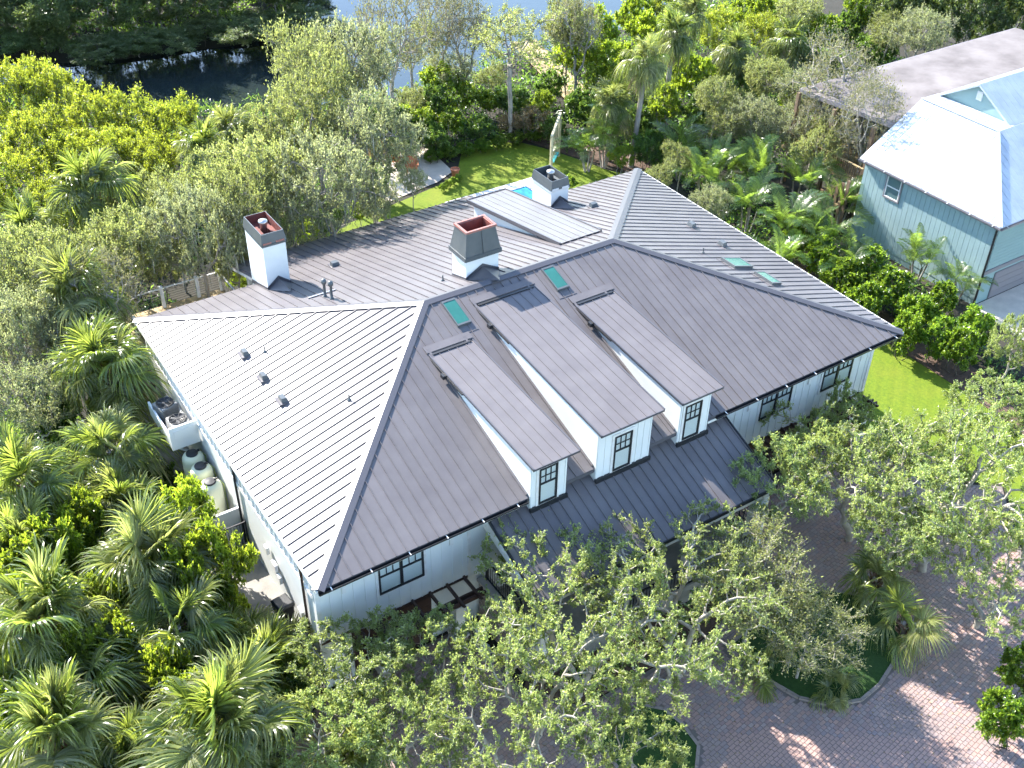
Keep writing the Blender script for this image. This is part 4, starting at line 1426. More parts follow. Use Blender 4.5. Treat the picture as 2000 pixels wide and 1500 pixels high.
for s in (-1, 1):
    mb = MB()
    mb.tube([(0.2, s * 0.22, 0.1), (0.2, s * 0.29, 0.1)], 0.1, 14)
    mb.build('wheel', M['black'], bn, local=True)

# ------------------------------------------------------------------ rear deck with cable railing
rd = empty('rear_deck', (2.5, 19.7, 0), 0, 'raised rear deck with white posts and cable railing at the left back corner', 'deck')
dz = E0 - 2.95
mb = MB()
mb.box(0.45, 5.3, 16.75, 22.35, dz - 0.22, dz - 0.04)
mb.build('deck_frame', M['trim_white'], rd)
bo = MB()
bo.box(0.45, 5.3, 0, 0.137, dz - 0.038, dz)
me_bd = bo.mesh('deck_board', M['deck_wood'])
for k in range(39):
    o = link('deck_board', me_bd, rd)
    o.location = Vector((0, 16.77 + k * 0.143, 0)) - WLOC[rd.name]
PT = [(0.60, 22.2), (2.42, 22.2), (4.08, 22.2), (5.2, 22.2), (0.60, 20.4), (0.60, 18.4), (5.2, 20.0)]
for (xx, yy) in PT:
    mb = MB()
    mb.box(xx - 0.075, xx + 0.075, yy - 0.075, yy + 0.075, dz, dz + 1.08)
    mb.hexa([(xx - 0.10, yy - 0.10, dz + 1.081), (xx + 0.10, yy - 0.10, dz + 1.081), (xx + 0.10, yy + 0.10, dz + 1.081), (xx - 0.10, yy + 0.10, dz + 1.081)], [(xx - 0.03, yy - 0.03, dz + 1.15), (xx + 0.03, yy - 0.03, dz + 1.15), (xx + 0.03, yy + 0.03, dz + 1.15), (xx - 0.03, yy + 0.03, dz + 1.15)])
    mb.build('railing_post', M['trim_white'], rd)
    mb = MB()
    mb.box(xx - 0.06, xx + 0.06, yy - 0.06, yy + 0.06, 0, dz - 0.221)
    mb.build('deck_leg', M['trim_white'], rd)
for (a, b) in (((0.6, 22.2), (2.42, 22.2)), ((2.42, 22.2), (4.08, 22.2)), ((4.08, 22.2), (5.2, 22.2)), ((0.6, 22.2), (0.6, 20.4)), ((0.6, 20.4), (0.6, 18.4)), ((5.2, 22.2), (5.2, 20.0))):
    mb = MB()
    mb.bar((*a, dz + 1.0), (*b, dz + 1.0), 0.07, 0.045)
    mb.build('top_rail', M['trim_white'], rd)
    mb = MB()
    for k in range(7):
        mb.bar((*a, dz + 0.12 + k * 0.12), (*b, dz + 0.12 + k * 0.12), 0.012, 0.012)
    mb.build('railing_cable', M['black'], rd)

# ------------------------------------------------------------------ garden furniture behind the house
sw = empty('swing_frame', (29.2, 28.9, 0), 0, 'tall pale timber frame with hanging swings on the back lawn', 'swing')
p0, p1 = Vector((28.05, 27.7, 0)), Vector((30.3, 30.05, 0))
H_ = 2.72
for p in (p0, p1):
    mb = MB()
    mb.bar(p, p + Vector((0, 0, H_)), 0.15, 0.15)
    bevel(mb.build('post', M['swing_wood'], sw), 0.01)
mb = MB()
dd = (p1 - p0).normalized()
mb.bar(p0 - dd * 0.15 + Vector((0, 0, H_ + 0.10)), p1 + dd * 0.15 + Vector((0, 0, H_ + 0.10)), 0.15, 0.2)
bevel(mb.build('crossbeam', M['swing_wood'], sw), 0.01)
for k in range(3):
    c = p0.lerp(p1, 0.25 + 0.24 * k)
    for s in (-1, 1):
        mb = MB()
        q = c + dd * 0.22 * s
        mb.tube([q + Vector((0, 0, H_)), q + Vector((0, 0, 0.9 - 0.15 * k))], 0.014, 5)
        mb.build('rope', M['swing_wood'], sw)
    mb = MB()
    mb.bar(c - dd * 0.26 + Vector((0, 0, 0.88 - 0.15 * k)), c + dd * 0.26 + Vector((0, 0, 0.88 - 0.15 * k)), 0.24, 0.07)
    bevel(mb.build('swing_seat', M['teal_plastic'], sw), 0.02)


def adirondack(x_, y_, rz_, label):
    c = empty('garden_chair', (x_, y_, 0.05), rz_, label, 'chair', 'orange garden chairs on the patio')
    for s in (-1, 1):
        mb = MB()
        mb.bar((s * 0.30, 0.45, 0.0), (s * 0.30, 0.45, 0.55), 0.05, 0.09)
        mb.build('leg', M['orange_wood'], c, local=True)
        mb = MB()
        mb.bar((s * 0.27, 0.46, 0.36), (s * 0.27, -0.42, 0.06), 0.04, 0.10)
        mb.build('side_rail', M['orange_wood'], c, local=True)
        mb = MB()
        mb.box(s * 0.34 - 0.07, s * 0.34 + 0.07, -0.32, 0.55, 0.551, 0.58)
        mb.build('arm', M['orange_wood'], c, local=True)
    for k in range(5):
        mb = MB()
        y0_ = 0.42 - k * 0.13
        mb.bar((-0.27, y0_, 0.40 - k * 0.044), (0.27, y0_, 0.40 - k * 0.044), 0.11, 0.02)
        mb.build('seat_slat', M['orange_wood'], c, local=True)
    for k in range(5):
        xx = -0.22 + k * 0.11
        mb = MB()
        top = 1.0 - abs(k - 2) * 0.05
        mb.bar((xx, -0.14, 0.22), (xx * 1.2, -0.50, top), 0.10, 0.02, up=(0, 1, 0))
        mb.build('back_slat', M['orange_wood'], c, local=True)


adirondack(21.35, 33.0, R(150), 'orange wooden garden chair facing the house on the patio')
adirondack(21.0, 34.6, R(215), 'orange wooden garden chair further back beside the potted plants')
for k, (xx, yy, s, lb) in enumerate(((22.2, 34.9, 1.0, 'terracotta pot behind the orange chairs'), (23.3, 31.1, 1.1, 'terracotta pot at the lawn corner of the patio'), (18.6, 32.2, 0.9, 'terracotta pot on the left side of the patio'))):
    mb = MB()
    mb.lathe([(0.16 * s, 0), (0.24 * s, 0.36 * s), (0.27 * s, 0.36 * s), (0.27 * s, 0.43 * s), (0.23 * s, 0.43 * s), (0.22 * s, 0.36 * s), (0.02, 0.35 * s)], (0, 0, 0), 18)
    o = mb.build('flower_pot', M['terracotta'], None, False)
    o.location = (xx, yy, 0.046)
    tag(o, lb, 'pot', 'terracotta pots on the patio')

# boardwalk to the water
bw = empty('boardwalk', (37, 41, 0), 0, 'sunlit wooden boardwalk leading through the trees to the river', 'boardwalk')
a0, a1 = Vector((36.5, 36.4, 0.35)), Vector((39.2, 47.5, 0.35))
dv = (a1 - a0).normalized()
nv = Vector((dv.y, -dv.x, 0))
for s in (-1, 1):
    mb = MB()
    mb.bar(a0 + nv * s * 0.85 - Vector((0, 0, 0.13)), a1 + nv * s * 0.85 - Vector((0, 0, 0.13)), 0.07, 0.18)
    mb.build('joist', M['fence_wood'], bw)
n_ = 60
for k in range(n_):
    c = a0.lerp(a1, (k + 0.5) / n_)
    mb = MB()
    mb.bar(c - nv * 1.05, c + nv * 1.05, 0.175, 0.038)
    mb.build('plank', M['deck_wood'], bw)
for k in range(7):
    for s in (-1, 1):
        c = a0.lerp(a1, k / 6) + nv * s * 0.9
        mb = MB()
        mb.bar(Vector((c.x, c.y, -1.2)), Vector((c.x, c.y, 0.30)), 0.12, 0.12)
        mb.build('pile', M['fence_wood'], bw)

# a moored boat at the far end of the river reach
bt = empty('motor_boat', (66.0, 49.2, -0.65), R(100), 'white motor boat with turquoise canopy moored beyond the trees', 'boat')
mb = MB()
secs = []
for t in np.linspace(0, 1, 9):
    w_ = 1.1 * (1 - t ** 3) + 0.02
    secs.append([(-w_, 6.5 * t - 3.2, 0.95 + 0.35 * t), (-w_ * 0.75, 6.5 * t - 3.2, 0.25 + 0.35 * t * t), (0, 6.5 * t - 3.2, -0.05 + 0.6 * t * t), (w_ * 0.75, 6.5 * t - 3.2, 0.25 + 0.35 * t * t), (w_, 6.5 * t - 3.2, 0.95 + 0.35 * t)])
for a, b in zip(secs[:-1], secs[1:]):
    for k in range(4):
        mb.face([a[k], a[k + 1], b[k + 1], b[k]])
    mb.face([a[4], a[0], b[0], b[4]])
mb.face(secs[0])
mb.build('hull', M['trim_white'], bt, local=True)
mb = MB()
mb.box(-0.5, 0.5, -0.6, 0.5, 0.95, 1.7)
bevel(mb.build('console', M['trim_white'], bt, local=True), 0.05)
mb = MB()
mb.hexa([(-0.95, -1.4, 2.6), (0.95, -1.4, 2.6), (0.95, 0.8, 2.6), (-0.95, 0.8, 2.6)], [(-0.85, -1.3, 2.72), (0.85, -1.3, 2.72), (0.85, 0.7, 2.72), (-0.85, 0.7, 2.72)])
mb.build('canopy', mat('turquoise_canvas', (0.05, 0.45, 0.50), 0.7), bt, local=True)
for sx in (-0.85, 0.85):
    for sy in (-1.2, 0.6):
        mb = MB()
        mb.bar((sx, sy, 1.0), (sx, sy, 2.6), 0.04, 0.04)
        mb.build('canopy_pole', M['steel'], bt, local=True)

# ------------------------------------------------------------------ the neighbouring house
nb = empty('neighbour_house', (42, 9, 0), 0, 'teal house with white metal roof behind the hedge on the right', 'house')
NX0, NX1, NY0, NY1 = 38.55, 60.0, 4.62, 13.1
NE = GZ - 0.85                                   # eave height
RX, RZ = 42.4, GZ + 1.62                          # ridge of the lower roof
EX0, EX1, EY0, EY1 = 38.28, 60.5, 4.28, 13.36
def slab_wall(a, b, c, d, z0, z1, m_, name, parent):
    mb = MB()
    mb.box(a, b, c, d, z0, z1)
    return mb.build(name, m_, parent)


wl = slab_wall(NX0, NX0 + 0.2, NY0, NY1, 0, NE - 0.02, M['teal'], 'wall', nb)
k = 0
y = NY0
while y < NY1 - 0.05:
    mb = MB()
    mb.box(NX0 - 0.028, NX0 - 0.001, y + 0.008, min(y + 0.305, NY1) - 0.008, 0.35, NE - 0.03)
    mb.build('siding_board', M['teal'], wl)
    y += 0.305
wf = slab_wall(NX0 + 0.201, NX1, NY0, NY0 + 0.2, 0, NE - 0.02, M['teal_pale'], 'wall', nb)
z = 0.3
while z < NE - 0.3:
    if not (1.8 < z < 2.0):
        mb = MB()
        mb.box(NX0 + 0.2, NX1, NY0 - 0.03, NY0 - 0.001, z, z + 0.19)
        if z > 2.0:
            mb.build('clapboard', M['teal_pale'], wf)
    z += 0.2
slab_wall(NX0 - 0.03, NX1, NY0 - 0.06, NY0 - 0.002, 1.78, 2.0, M['taupe'], 'band_course', wf)
gd = slab_wall(NX0 + 1.1, NX0 + 7, NY0 - 0.05, NY0 - 0.003, 0.05, 1.62, M['taupe'], 'garage_door', nb)
for k in range(4):
    slab_wall(NX0 + 1.15, NX0 + 6.95, NY0 - 0.065, NY0 - 0.051, 0.1 + k * 0.38, 0.1 + k * 0.38 + 0.34, M['taupe'], 'door_panel', gd)
mb = MB()
q = [(NX0 + 0.201, 0), (NX1, 0), (NX1, RZ - 0.2), (RX, RZ - 0.2), (NX0 + 0.201, NE - 0.05)]
mb.hexa([(a, NY1 - 0.2, b) for a, b in q], [(a, NY1, b) for a, b in q])
mb.build('wall', M['teal'], nb)
slab_wall(NX1 - 0.2, NX1, NY0 + 0.201, NY1 - 0.201, 0, NE - 0.02, M['teal'], 'wall', nb)
mb = MB()
mb.tube([(NX0 - 0.16, NY0 - 0.16, NE - 0.1), (NX0 - 0.07, NY0 - 0.07, NE - 0.35), (NX0 - 0.07, NY0 - 0.07, 0.1)], 0.06, 8)
mb.build('downspout', M['black'], nb)
# lower hip roof: left slope, front slope, rear slope down to the gable wall
nroof = MB()
hip = Vector((RX, EY0 + (RX - EX0), RZ))
cA, cB, cR = Vector((EX0, EY0, NE)), Vector((EX0, EY1, NE)), Vector((RX, EY1, RZ))
cC = Vector((EX1, EY0, NE))
ee = Vector((0, 0, 0.02))
hipR, topR = Vector((EX1, hip.y, RZ)), Vector((EX1, EY1, RZ))
eR = Vector((EX1, EY1, NE))
nroof.face([cA - ee, hip - ee, cR - ee, cB - ee])
nroof.face([cA - ee, cC - ee, hipR - ee, hip - ee])
nroof.face([hip - ee, hipR - ee, topR - ee, cR - ee])
nroof.face([cB - ee, cR - ee, topR - ee, eR - ee])
nroof.face([cC - ee, eR - ee, topR - ee, hipR - ee])
nroof.face([cA - ee * 6, cB - ee * 6, eR - ee * 6, cC - ee * 6])
for a, b in ((cA, cC), (cB, cA), (cC, eR), (eR, cB)):
    nroof.face([a - ee * 6, b - ee * 6, b - ee, a - ee])
nro = nroof.build('roof', M['white_metal'], nb)
up_l = Vector((RX - EX0, 0, RZ - NE))
lenl = up_l.length
seam_panels(cB, (0, -1, 0), up_l, [(0, 0), (EY1 - EY0, 0), (cR.y - hip.y, lenl), (0, lenl)], nro, pitch=0.42, material=M['white_metal'], rib=(0.025, 0.03))
up_f = Vector((0, hip.y - EY0, RZ - NE))
seam_panels(cA, (1, 0, 0), up_f, [(0, 0), (EX1 - EX0, 0), (EX1 - EX0, up_f.length), (RX - EX0, up_f.length)], nro, pitch=0.42, material=M['white_metal'], rib=(0.025, 0.03))
seam_panels(cR, (0, -1, 0), (1, 0, 0), [(0, 0), (cR.y - hip.y, 0), (cR.y - hip.y, 1.3), (0, 1.3)], nro, pitch=0.42, material=M['white_metal'], rib=(0.025, 0.03))
mb = MB()
for a, b in ((cA, hip), (hip, cR)):
    mb.bar(a + Vector((0, 0, 0.04)), b + Vector((0, 0, 0.04)), 0.16, 0.03)
mb.build('ridge_cap', M['white_metal'], nro)
gutter(cA + Vector((0, 0, -0.03)), cB + Vector((0, 0, -0.03)), (-1, 0, 0), M['taupe'], nro, 0.11, 0.11)
gutter(cC + Vector((0, 0, -0.03)), cA + Vector((0, 0, -0.03)), (0, -1, 0), M['taupe'], nro, 0.11, 0.11)
# taller wing behind with its gable
GX, GYM, GZR = 43.75, 10.9, GZ + 3.05
GW = 2.40
GZE = GZR - GW * 0.60
mb = MB()
gp = [(GYM - GW + 0.25, NE - 1), (GYM + GW - 0.25, NE - 1), (GYM + GW - 0.25, GZE + 0.05), (GYM, GZR - 0.12), (GYM - GW + 0.25, GZE + 0.05)]
mb.hexa([(GX, a, b) for a, b in gp], [(GX + 0.2, a, b) for a, b in gp])
mb.build('gable_wall', M['teal_pale'], nb)
vt = MB()
vt.box(GX - 0.05, GX - 0.001, GYM - 0.22, GYM + 0.12, GZR - 0.90, GZR - 0.42)
vt.build('gable_vent', M['trim_white'], nb)
vt = MB()
for k in range(6):
    vt.box(GX - 0.07, GX - 0.051, GYM - 0.18, GYM + 0.08, GZR - 0.87 + k * 0.07, GZR - 0.87 + k * 0.07 + 0.04)
vt.build('vent_slat', M['trim_white'], nb)
for s in (-1, 1):
    a = Vector((GX - 0.25, GYM + s * GW, GZE))
    b = Vector((62.0, GYM + s * GW, GZE))
    top0, top1 = Vector((GX - 0.25, GYM, GZR)), Vector((62.0, GYM, GZR))
    mb = MB()
    q = Vector((0, 0, 0.1))
    pts = [a, b, top1, top0] if s < 0 else [b, a, top0, top1]
    mb.hexa([p - q for p in pts], [p - q * 0.15 for p in pts])
    wo_ = mb.build('wing_roof', M['white_metal'], nb)
    up = Vector((0, -s * GW, GZR - GZE))
    if s < 0:
        seam_panels(a, (1, 0, 0), up, [(0, 0), (62.0 - GX + 0.25, 0), (62.0 - GX + 0.25, up.length), (0, up.length)], wo_, pitch=0.42, material=M['white_metal'], rib=(0.025, 0.03))
    else:
        seam_panels(b, (-1, 0, 0), up, [(0, 0), (62.0 - GX + 0.25, 0), (62.0 - GX + 0.25, up.length), (0, up.length)], wo_, pitch=0.42, material=M['white_metal'], rib=(0.025, 0.03))
mb = MB()
mb.box(GX + 0.201, 61.5, GYM - GW + 0.3, GYM + GW - 0.3, 0, GZE + 0.02)
mb.build('wing_wall', M['teal_pale'], nb)
# flat stained roof over the rear veranda
mb = MB()
fa = [(40.6, 13.4), (60.5, 13.4), (60.5, 20.3), (40.6, 20.3)]
zz = [GZ + 0.55, GZ + 0.55, GZ + 0.15, GZ + 0.15]
mb.hexa([(x_, y_, z_ - 0.28) for (x_, y_), z_ in zip(fa, zz)], [(x_, y_, z_) for (x_, y_), z_ in zip(fa, zz)])
fro = mb.build('veranda_roof', M['membrane'], nb)
mb = MB()
mb.bar((40.56, 13.4, GZ + 0.42), (40.56, 20.3, GZ + 0.02), 0.08, 0.25)
mb.bar((40.6, 20.34, GZ + 0.02), (60.5, 20.34, GZ + 0.02), 0.08, 0.25)
mb.build('fascia', M['taupe'], nb)
mb = MB()
mb.box(43.0, 60.0, 13.45, 18.0, 0.0, GZ + 0.0)
mb.build('rear_wall', M['teal_pale'], nb)
# veranda deck and railing under it
mb = MB()
mb.box(39.6, 43.0, 14.0, 20.2, 2.3, 2.45)
mb.build('veranda_floor', M['deck_wood'], nb)
for (xx, yy) in ((40.15, 20.0), (40.15, 17.2), (40.15, 14.3)):
    mb = MB()
    mb.box(xx - 0.1, xx + 0.1, yy - 0.1, yy + 0.1, 0, GZ + 0.1)
    mb.build('veranda_post', M['fence_wood'], nb)
rl = MB()
rl.bar((39.75, 14.1, 3.40), (39.75, 20.1, 3.40), 0.1, 0.05)
rl.bar((39.75, 14.1, 2.6), (39.75, 20.1, 2.6), 0.05, 0.07)
rlo = rl.build('railing', M['deck_wood'], nb)
bl = MB()
bl.box(39.73, 39.77, -0.02, 0.02, 2.6, 3.38)
mebl = bl.mesh('baluster', M['fence_wood'])
for k in range(40):
    o = link('baluster', mebl, rlo)
    o.location = (0, 14.2 + k * 0.15, 0)
for k in range(8):
    mb = MB()
    mb.box(38.45 - 0.5, 39.5, 13.45 + k * 0.26, 13.45 + k * 0.26 + 0.22, 2.2 - k * 0.28, 2.25 - k * 0.28)
    mb.build('stair_tread', M['deck_wood'], nb)
for k in range(7):
    mb = MB()
    yy = 13.5 + k * 0.34
    mb.box(38.1, 38.16, yy, yy + 0.2, 0.3, 3.3 - k * 0.25)
    mb.build('stair_picket', M['fence_wood'], nb)
# window in the teal wall
w = empty('window', (NX0, 10.95, 3.2), 0, None, None, None, nb)
wy0, wy1, wz0, wz1 = 10.52, 11.45, GZ - 2.30, GZ - 1.05
mb = MB()
for (a, b, c, d) in ((wy0 - 0.07, wy1 + 0.07, wz0 - 0.08, wz0), (wy0 - 0.07, wy1 + 0.07, wz1, wz1 + 0.08)):
    mb.box(NX0 - 0.09, NX0 - 0.03, a, b, c, d)
for (a, b) in ((wy0 - 0.07, wy0), (wy1, wy1 + 0.07)):
    mb.box(NX0 - 0.089, NX0 - 0.03, a, b, wz0 + 0.001, wz1 - 0.001)
mb.build('window_frame', M['taupe'], w)
mb = MB()
zm = (wz0 + wz1) / 2
for (a, b, c, d) in ((wy0, wy1, wz0, wz0 + 0.05), (wy0, wy1, wz1 - 0.05, wz1), (wy0, wy1, zm - 0.03, zm + 0.03), (wy0, wy0 + 0.05, wz0 + 0.05, zm - 0.03), (wy1 - 0.05, wy1, wz0 + 0.05, zm - 0.03), (wy0, wy0 + 0.05, zm + 0.03, wz1 - 0.05), (wy1 - 0.05, wy1, zm + 0.03, wz1 - 0.05)):
    mb.box(NX0 - 0.08, NX0 - 0.035, a, b, c, d)
mb.build('sash', M['trim_white'], w)
for (c, d) in ((wz0 + 0.05, zm - 0.03), (zm + 0.03, wz1 - 0.05)):
    mb = MB()
    mb.box(NX0 - 0.05, NX0 - 0.04, wy0 + 0.051, wy1 - 0.051, c, d)
    mb.build('pane', M['glass_dark'], w)
mb = MB()
mb.lathe([(0.20, 0), (0.22, 0.02), (0.20, 0.04), (0.02, 0.045)], (0, 0, 0), 20)
o = mb.build('wall_ornament', M['trim_white'], nb)
o.rotation_euler = (0, -math.pi / 2, 0)
o.location = Vector((NX0 - 0.03, 5.75, 1.65)) - WLOC[nb.name]
# concrete apron in front of the neighbour's garage
sheet('neighbour_driveway', [(38.4, 4.55), (46, 4.55), (46, -4), (37.5, -4)], 0.03, M['patio'])

# ------------------------------------------------------------------ plants: generators
def arr_mesh(name, V, T, mats, mi=None, smooth=False):
    """Triangle mesh from arrays."""
    me = bpy.data.meshes.new(name)
    nv_, nt_ = len(V), len(T)
    me.vertices.add(nv_)
    me.vertices.foreach_set('co', np.asarray(V, np.float32).ravel())
    me.loops.add(nt_ * 3)
    me.loops.foreach_set('vertex_index', np.asarray(T, np.int32).ravel())
    me.polygons.add(nt_)
    me.polygons.foreach_set('loop_start', np.arange(0, nt_ * 3, 3, dtype=np.int32))
    me.polygons.foreach_set('loop_total', np.full(nt_, 3, np.int32))
    for k in (mats if isinstance(mats, (list, tuple)) else [mats]):
        me.materials.append(k)
    if mi is not None:
        me.polygons.foreach_set('material_index', np.asarray(mi, np.int32))
    if smooth:
        me.polygons.foreach_set('use_smooth', np.ones(nt_, bool))
    me.update(calc_edges=True)
    return me


def unit(a):
    return a / np.maximum(np.linalg.norm(a, axis=-1, keepdims=True), 1e-9)


def colonize(rng, att, starts, step=0.35, infl=3.0, kill=0.55, iters=70, up=0.05, wob=0.18):
    """Space colonisation: grows a branching skeleton from the start polylines into the attraction points."""
    pos, par = [], []
    for line in starts:
        base = line.get('parent', -1)
        for q in line['pts']:
            pos.append(np.array(q, float))
            par.append(base)
            base = len(pos) - 1
    pos = np.array(pos)
    par = np.array(par)
    alive = np.ones(len(att), bool)
    d2 = np.full(len(att), 1e18)
    nn = np.zeros(len(att), int)

    def upd(i0):
        new = pos[i0:]
        dd = ((att[:, None, :] - new[None]) ** 2).sum(-1)
        j = dd.argmin(1)
        m_ = dd[np.arange(len(att)), j]
        b = m_ < d2
        d2[b] = m_[b]
        nn[b] = j[b] + i0
    upd(0)
    for it in range(iters):
        act = alive & (d2 < infl * infl * (9 if it < 6 else 1))
        if not act.any():
            break
        dirs = unit(att[act] - pos[nn[act]])
        acc = np.zeros_like(pos)
        np.add.at(acc, nn[act], dirs)
        gi = np.nonzero(np.abs(acc).sum(1) > 1e-6)[0]
        nd = unit(acc[gi] + rng.normal(0, wob, (len(gi), 3)) * np.linalg.norm(acc[gi], axis=1, keepdims=True) + np.array([0, 0, up]))
        i0 = len(pos)
        pos = np.vstack([pos, pos[gi] + nd * step])
        par = np.concatenate([par, gi])
        upd(i0)
        alive &= d2 > kill * kill
    return pos, par


def radii(par, tip=0.009, e_=2.1):
    n_ = len(par)
    acc = np.zeros(n_)
    for i in range(n_ - 1, -1, -1):
        if acc[i] == 0:
            acc[i] = tip ** e_
        if par[i] >= 0:
            acc[par[i]] += acc[i]
    return acc ** (1 / e_)


def branch_mesh(pos, par, rad):
    """Prisms along every skeleton segment."""
    i = np.nonzero(par >= 0)[0]
    a, b = pos[par[i]], pos[i]
    ra, rb = np.minimum(rad[par[i]], rad[i] * 1.6), rad[i]
    d = unit(b - a)
    ref = np.where(np.abs(d[:, 2:3]) > 0.9, np.array([[1.0, 0, 0]]), np.array([[0, 0, 1.0]]))
    s = unit(np.cross(d, ref))
    t = np.cross(s, d)
    Vs, Ts, off = [], [], 0
    for sel, n_ in ((rb >= 0.03, 6), (rb < 0.03, 3)):
        if not sel.any():
            continue
        k = np.arange(n_) * 2 * np.pi / n_
        ring = s[sel][:, None] * np.cos(k)[None, :, None] + t[sel][:, None] * np.sin(k)[None, :, None]
        A = a[sel][:, None] + ring * ra[sel][:, None, None] - d[sel][:, None] * (ra[sel][:, None, None] * 0.3)
        B = b[sel][:, None] + ring * rb[sel][:, None, None]
        V = np.concatenate([A, B], 1).reshape(-1, 3)
        m_ = sel.sum()
        kk = np.arange(n_)
        jj = (kk + 1) % n_
        f = np.concatenate([np.stack([kk, jj, n_ + jj], 1), np.stack([kk, n_ + jj, n_ + kk], 1)])
        T = (np.arange(m_) * 2 * n_)[:, None, None] + f[None] + off
        Vs.append(V)
        Ts.append(T.reshape(-1, 3))
        off += len(V)
    return np.concatenate(Vs), np.concatenate(Ts)


def leaves(rng, c, axis, nrm, ln, wd, fold=0.25):
    """Folded diamond leaves, two triangles each."""
    s = unit(np.cross(axis, nrm))
    n2 = np.cross(s, axis)
    ln, wd = ln[:, None], wd[:, None]
    v0 = c
    v1 = c + axis * ln * 0.45 + s * wd * 0.5 + n2 * wd * fold
    v2 = c + axis * ln
    v3 = c + axis * ln * 0.45 - s * wd * 0.5 + n2 * wd * fold
    V = np.stack([v0, v1, v2, v3], 1).reshape(-1, 3)
    b = (np.arange(len(c)) * 4)[:, None]
    T = np.concatenate([b + np.array([[0, 1, 2]]), b + np.array([[0, 2, 3]])], 1).reshape(-1, 3)
    return V, T


def foliage(rng, pos, par, rad, n_leaf, ln=0.085, wd=0.045, thr=0.016, twig=(0.25, 0.55), per=9, upb=0.35, droop=0.0):
    """Twiglets on the thin branches, leaves along the twiglets."""
    nodes = np.nonzero(rad < thr)[0]
    nodes = nodes[par[nodes] >= 0]
    nt_ = max(1, n_leaf // per)
    ch = rng.choice(nodes, nt_)
    d = unit(pos[ch] - pos[par[ch]])
    td = unit(d * 0.7 + rng.normal(0, 0.65, (nt_, 3)) + np.array([0, 0, 0.25 - droop]))
    tl = rng.uniform(twig[0], twig[1], nt_)
    base = pos[ch] + rng.normal(0, 0.03, (nt_, 3))
    # twiglet strips
    sd = unit(np.cross(td, rng.normal(0, 1, (nt_, 3)))) * 0.009
    tw = np.stack([base - sd, base + sd, base + td * tl[:, None]], 1).reshape(-1, 3)
    tt = np.arange(nt_ * 3).reshape(-1, 3)
    # leaves
    t = np.tile((np.arange(per) + 0.6) / per, nt_)
    rep = np.repeat(np.arange(nt_), per)
    t = np.clip(t + rng.uniform(-0.08, 0.08, len(t)), 0.15, 1.0)
    c = base[rep] + td[rep] * (tl[rep] * t)[:, None]
    ax = unit(td[rep] * 0.55 + rng.normal(0, 0.75, (len(rep), 3)) + np.array([0, 0, 0.1 - droop]))
    nr = unit(rng.normal(0, 0.7, (len(rep), 3)) + np.array([0, 0, upb * 2]))
    sz = rng.uniform(0.65, 1.25, len(rep))
    V, T = leaves(rng, c, ax, nr, ln * sz, wd * sz * rng.uniform(0.8, 1.2, len(rep)))
    return V, T, tw, tt


def crown_points(rng, n_, blobs):
    """Points in a union of ellipsoids, biased to the outside."""
    w_ = np.array([b[1][0] * b[1][1] * b[1][2] for b in blobs])
    k = rng.choice(len(blobs), n_, p=w_ / w_.sum())
    u = unit(rng.normal(0, 1, (n_, 3))) * (rng.uniform(0.25, 1, n_) ** 0.5)[:, None]
    c = np.array([b[0] for b in blobs])[k]
    r_ = np.array([b[1] for b in blobs])[k]
    return c + u * r_


MOSS_N = 150


def make_tree(seed, blobs, fork=1.6, n_att=520, n_leaf=22000, ln=0.105, wd=0.056, leaf='oak', bark='bark_oak', lean=(0, 0), stems=1, step=0.32, kill=0.5, tip=0.011, per=9, twig=(0.25, 0.55), thr=0.02, droop=0.0, name='oak', wob=0.25, upb=0.35, infl=3.0):
    """Two meshes: the woody skeleton and the leaves. Size 1 = metres."""
    rng = np.random.default_rng(seed)
    att = crown_points(rng, n_att, blobs)
    att = att[att[:, 2] > 0.35]
    starts = []
    for s in range(stems):
        a = 2 * math.pi * s / stems + rng.uniform(0, 1)
        o = np.array([math.cos(a), math.sin(a), 0]) * (0.0 if stems == 1 else 0.22)
        n_ = max(2, int(fork / step))
        pts = [o + np.array([lean[0] * t * t + rng.normal(0, 0.03), lean[1] * t * t + rng.normal(0, 0.03), fork * t]) + (0 if stems == 1 else 1) * o * t * 1.5 for t in np.linspace(0, 1, n_ + 1)]
        starts.append({'pts': pts})
    pos, par = colonize(rng, att, starts, step, infl, kill, wob=wob)
    rad = radii(par, tip)
    V, T = branch_mesh(pos, par, rad)
    LV, LT, tw, tt = foliage(rng, pos, par, rad, n_leaf, ln, wd, thr, twig, per, upb, droop)
    wood = arr_mesh(name + '_wood', np.concatenate([V, tw]), np.concatenate([T, tt + len(V)]), M[bark], None, False)
    crown = arr_mesh(name + '_crown', LV, LT, L[leaf])
    low = pos[(rad < max(0.03, 3 * tip)) & (pos[:, 2] > 0.3)]
    k = rng.choice(len(low), MOSS_N)
    a = low[k] + rng.normal(0, 0.05, (MOSS_N, 3))
    ln_ = rng.uniform(0.25, 0.85, MOSS_N)[:, None]
    sd_ = unit(rng.normal(0, 1, (MOSS_N, 3)) * np.array([1, 1, 0.0])) * 0.028
    b = a - np.array([0, 0, 1.0]) * ln_ + rng.normal(0, 0.04, (MOSS_N, 3))
    mid = a * 0.5 + b * 0.5
    mv = np.stack([a - sd_ * 0.4, a + sd_ * 0.4, mid - sd_, mid + sd_, b], 1).reshape(-1, 3)
    o5 = (np.arange(MOSS_N) * 5)[:, None]
    mt_ = np.concatenate([o5 + np.array([[0, 1, 3]]), o5 + np.array([[0, 3, 2]]), o5 + np.array([[2, 3, 4]])], 1).reshape(-1, 3)
    MOSS[name] = (mv, mt_)
    return wood, crown


MOSS = {}


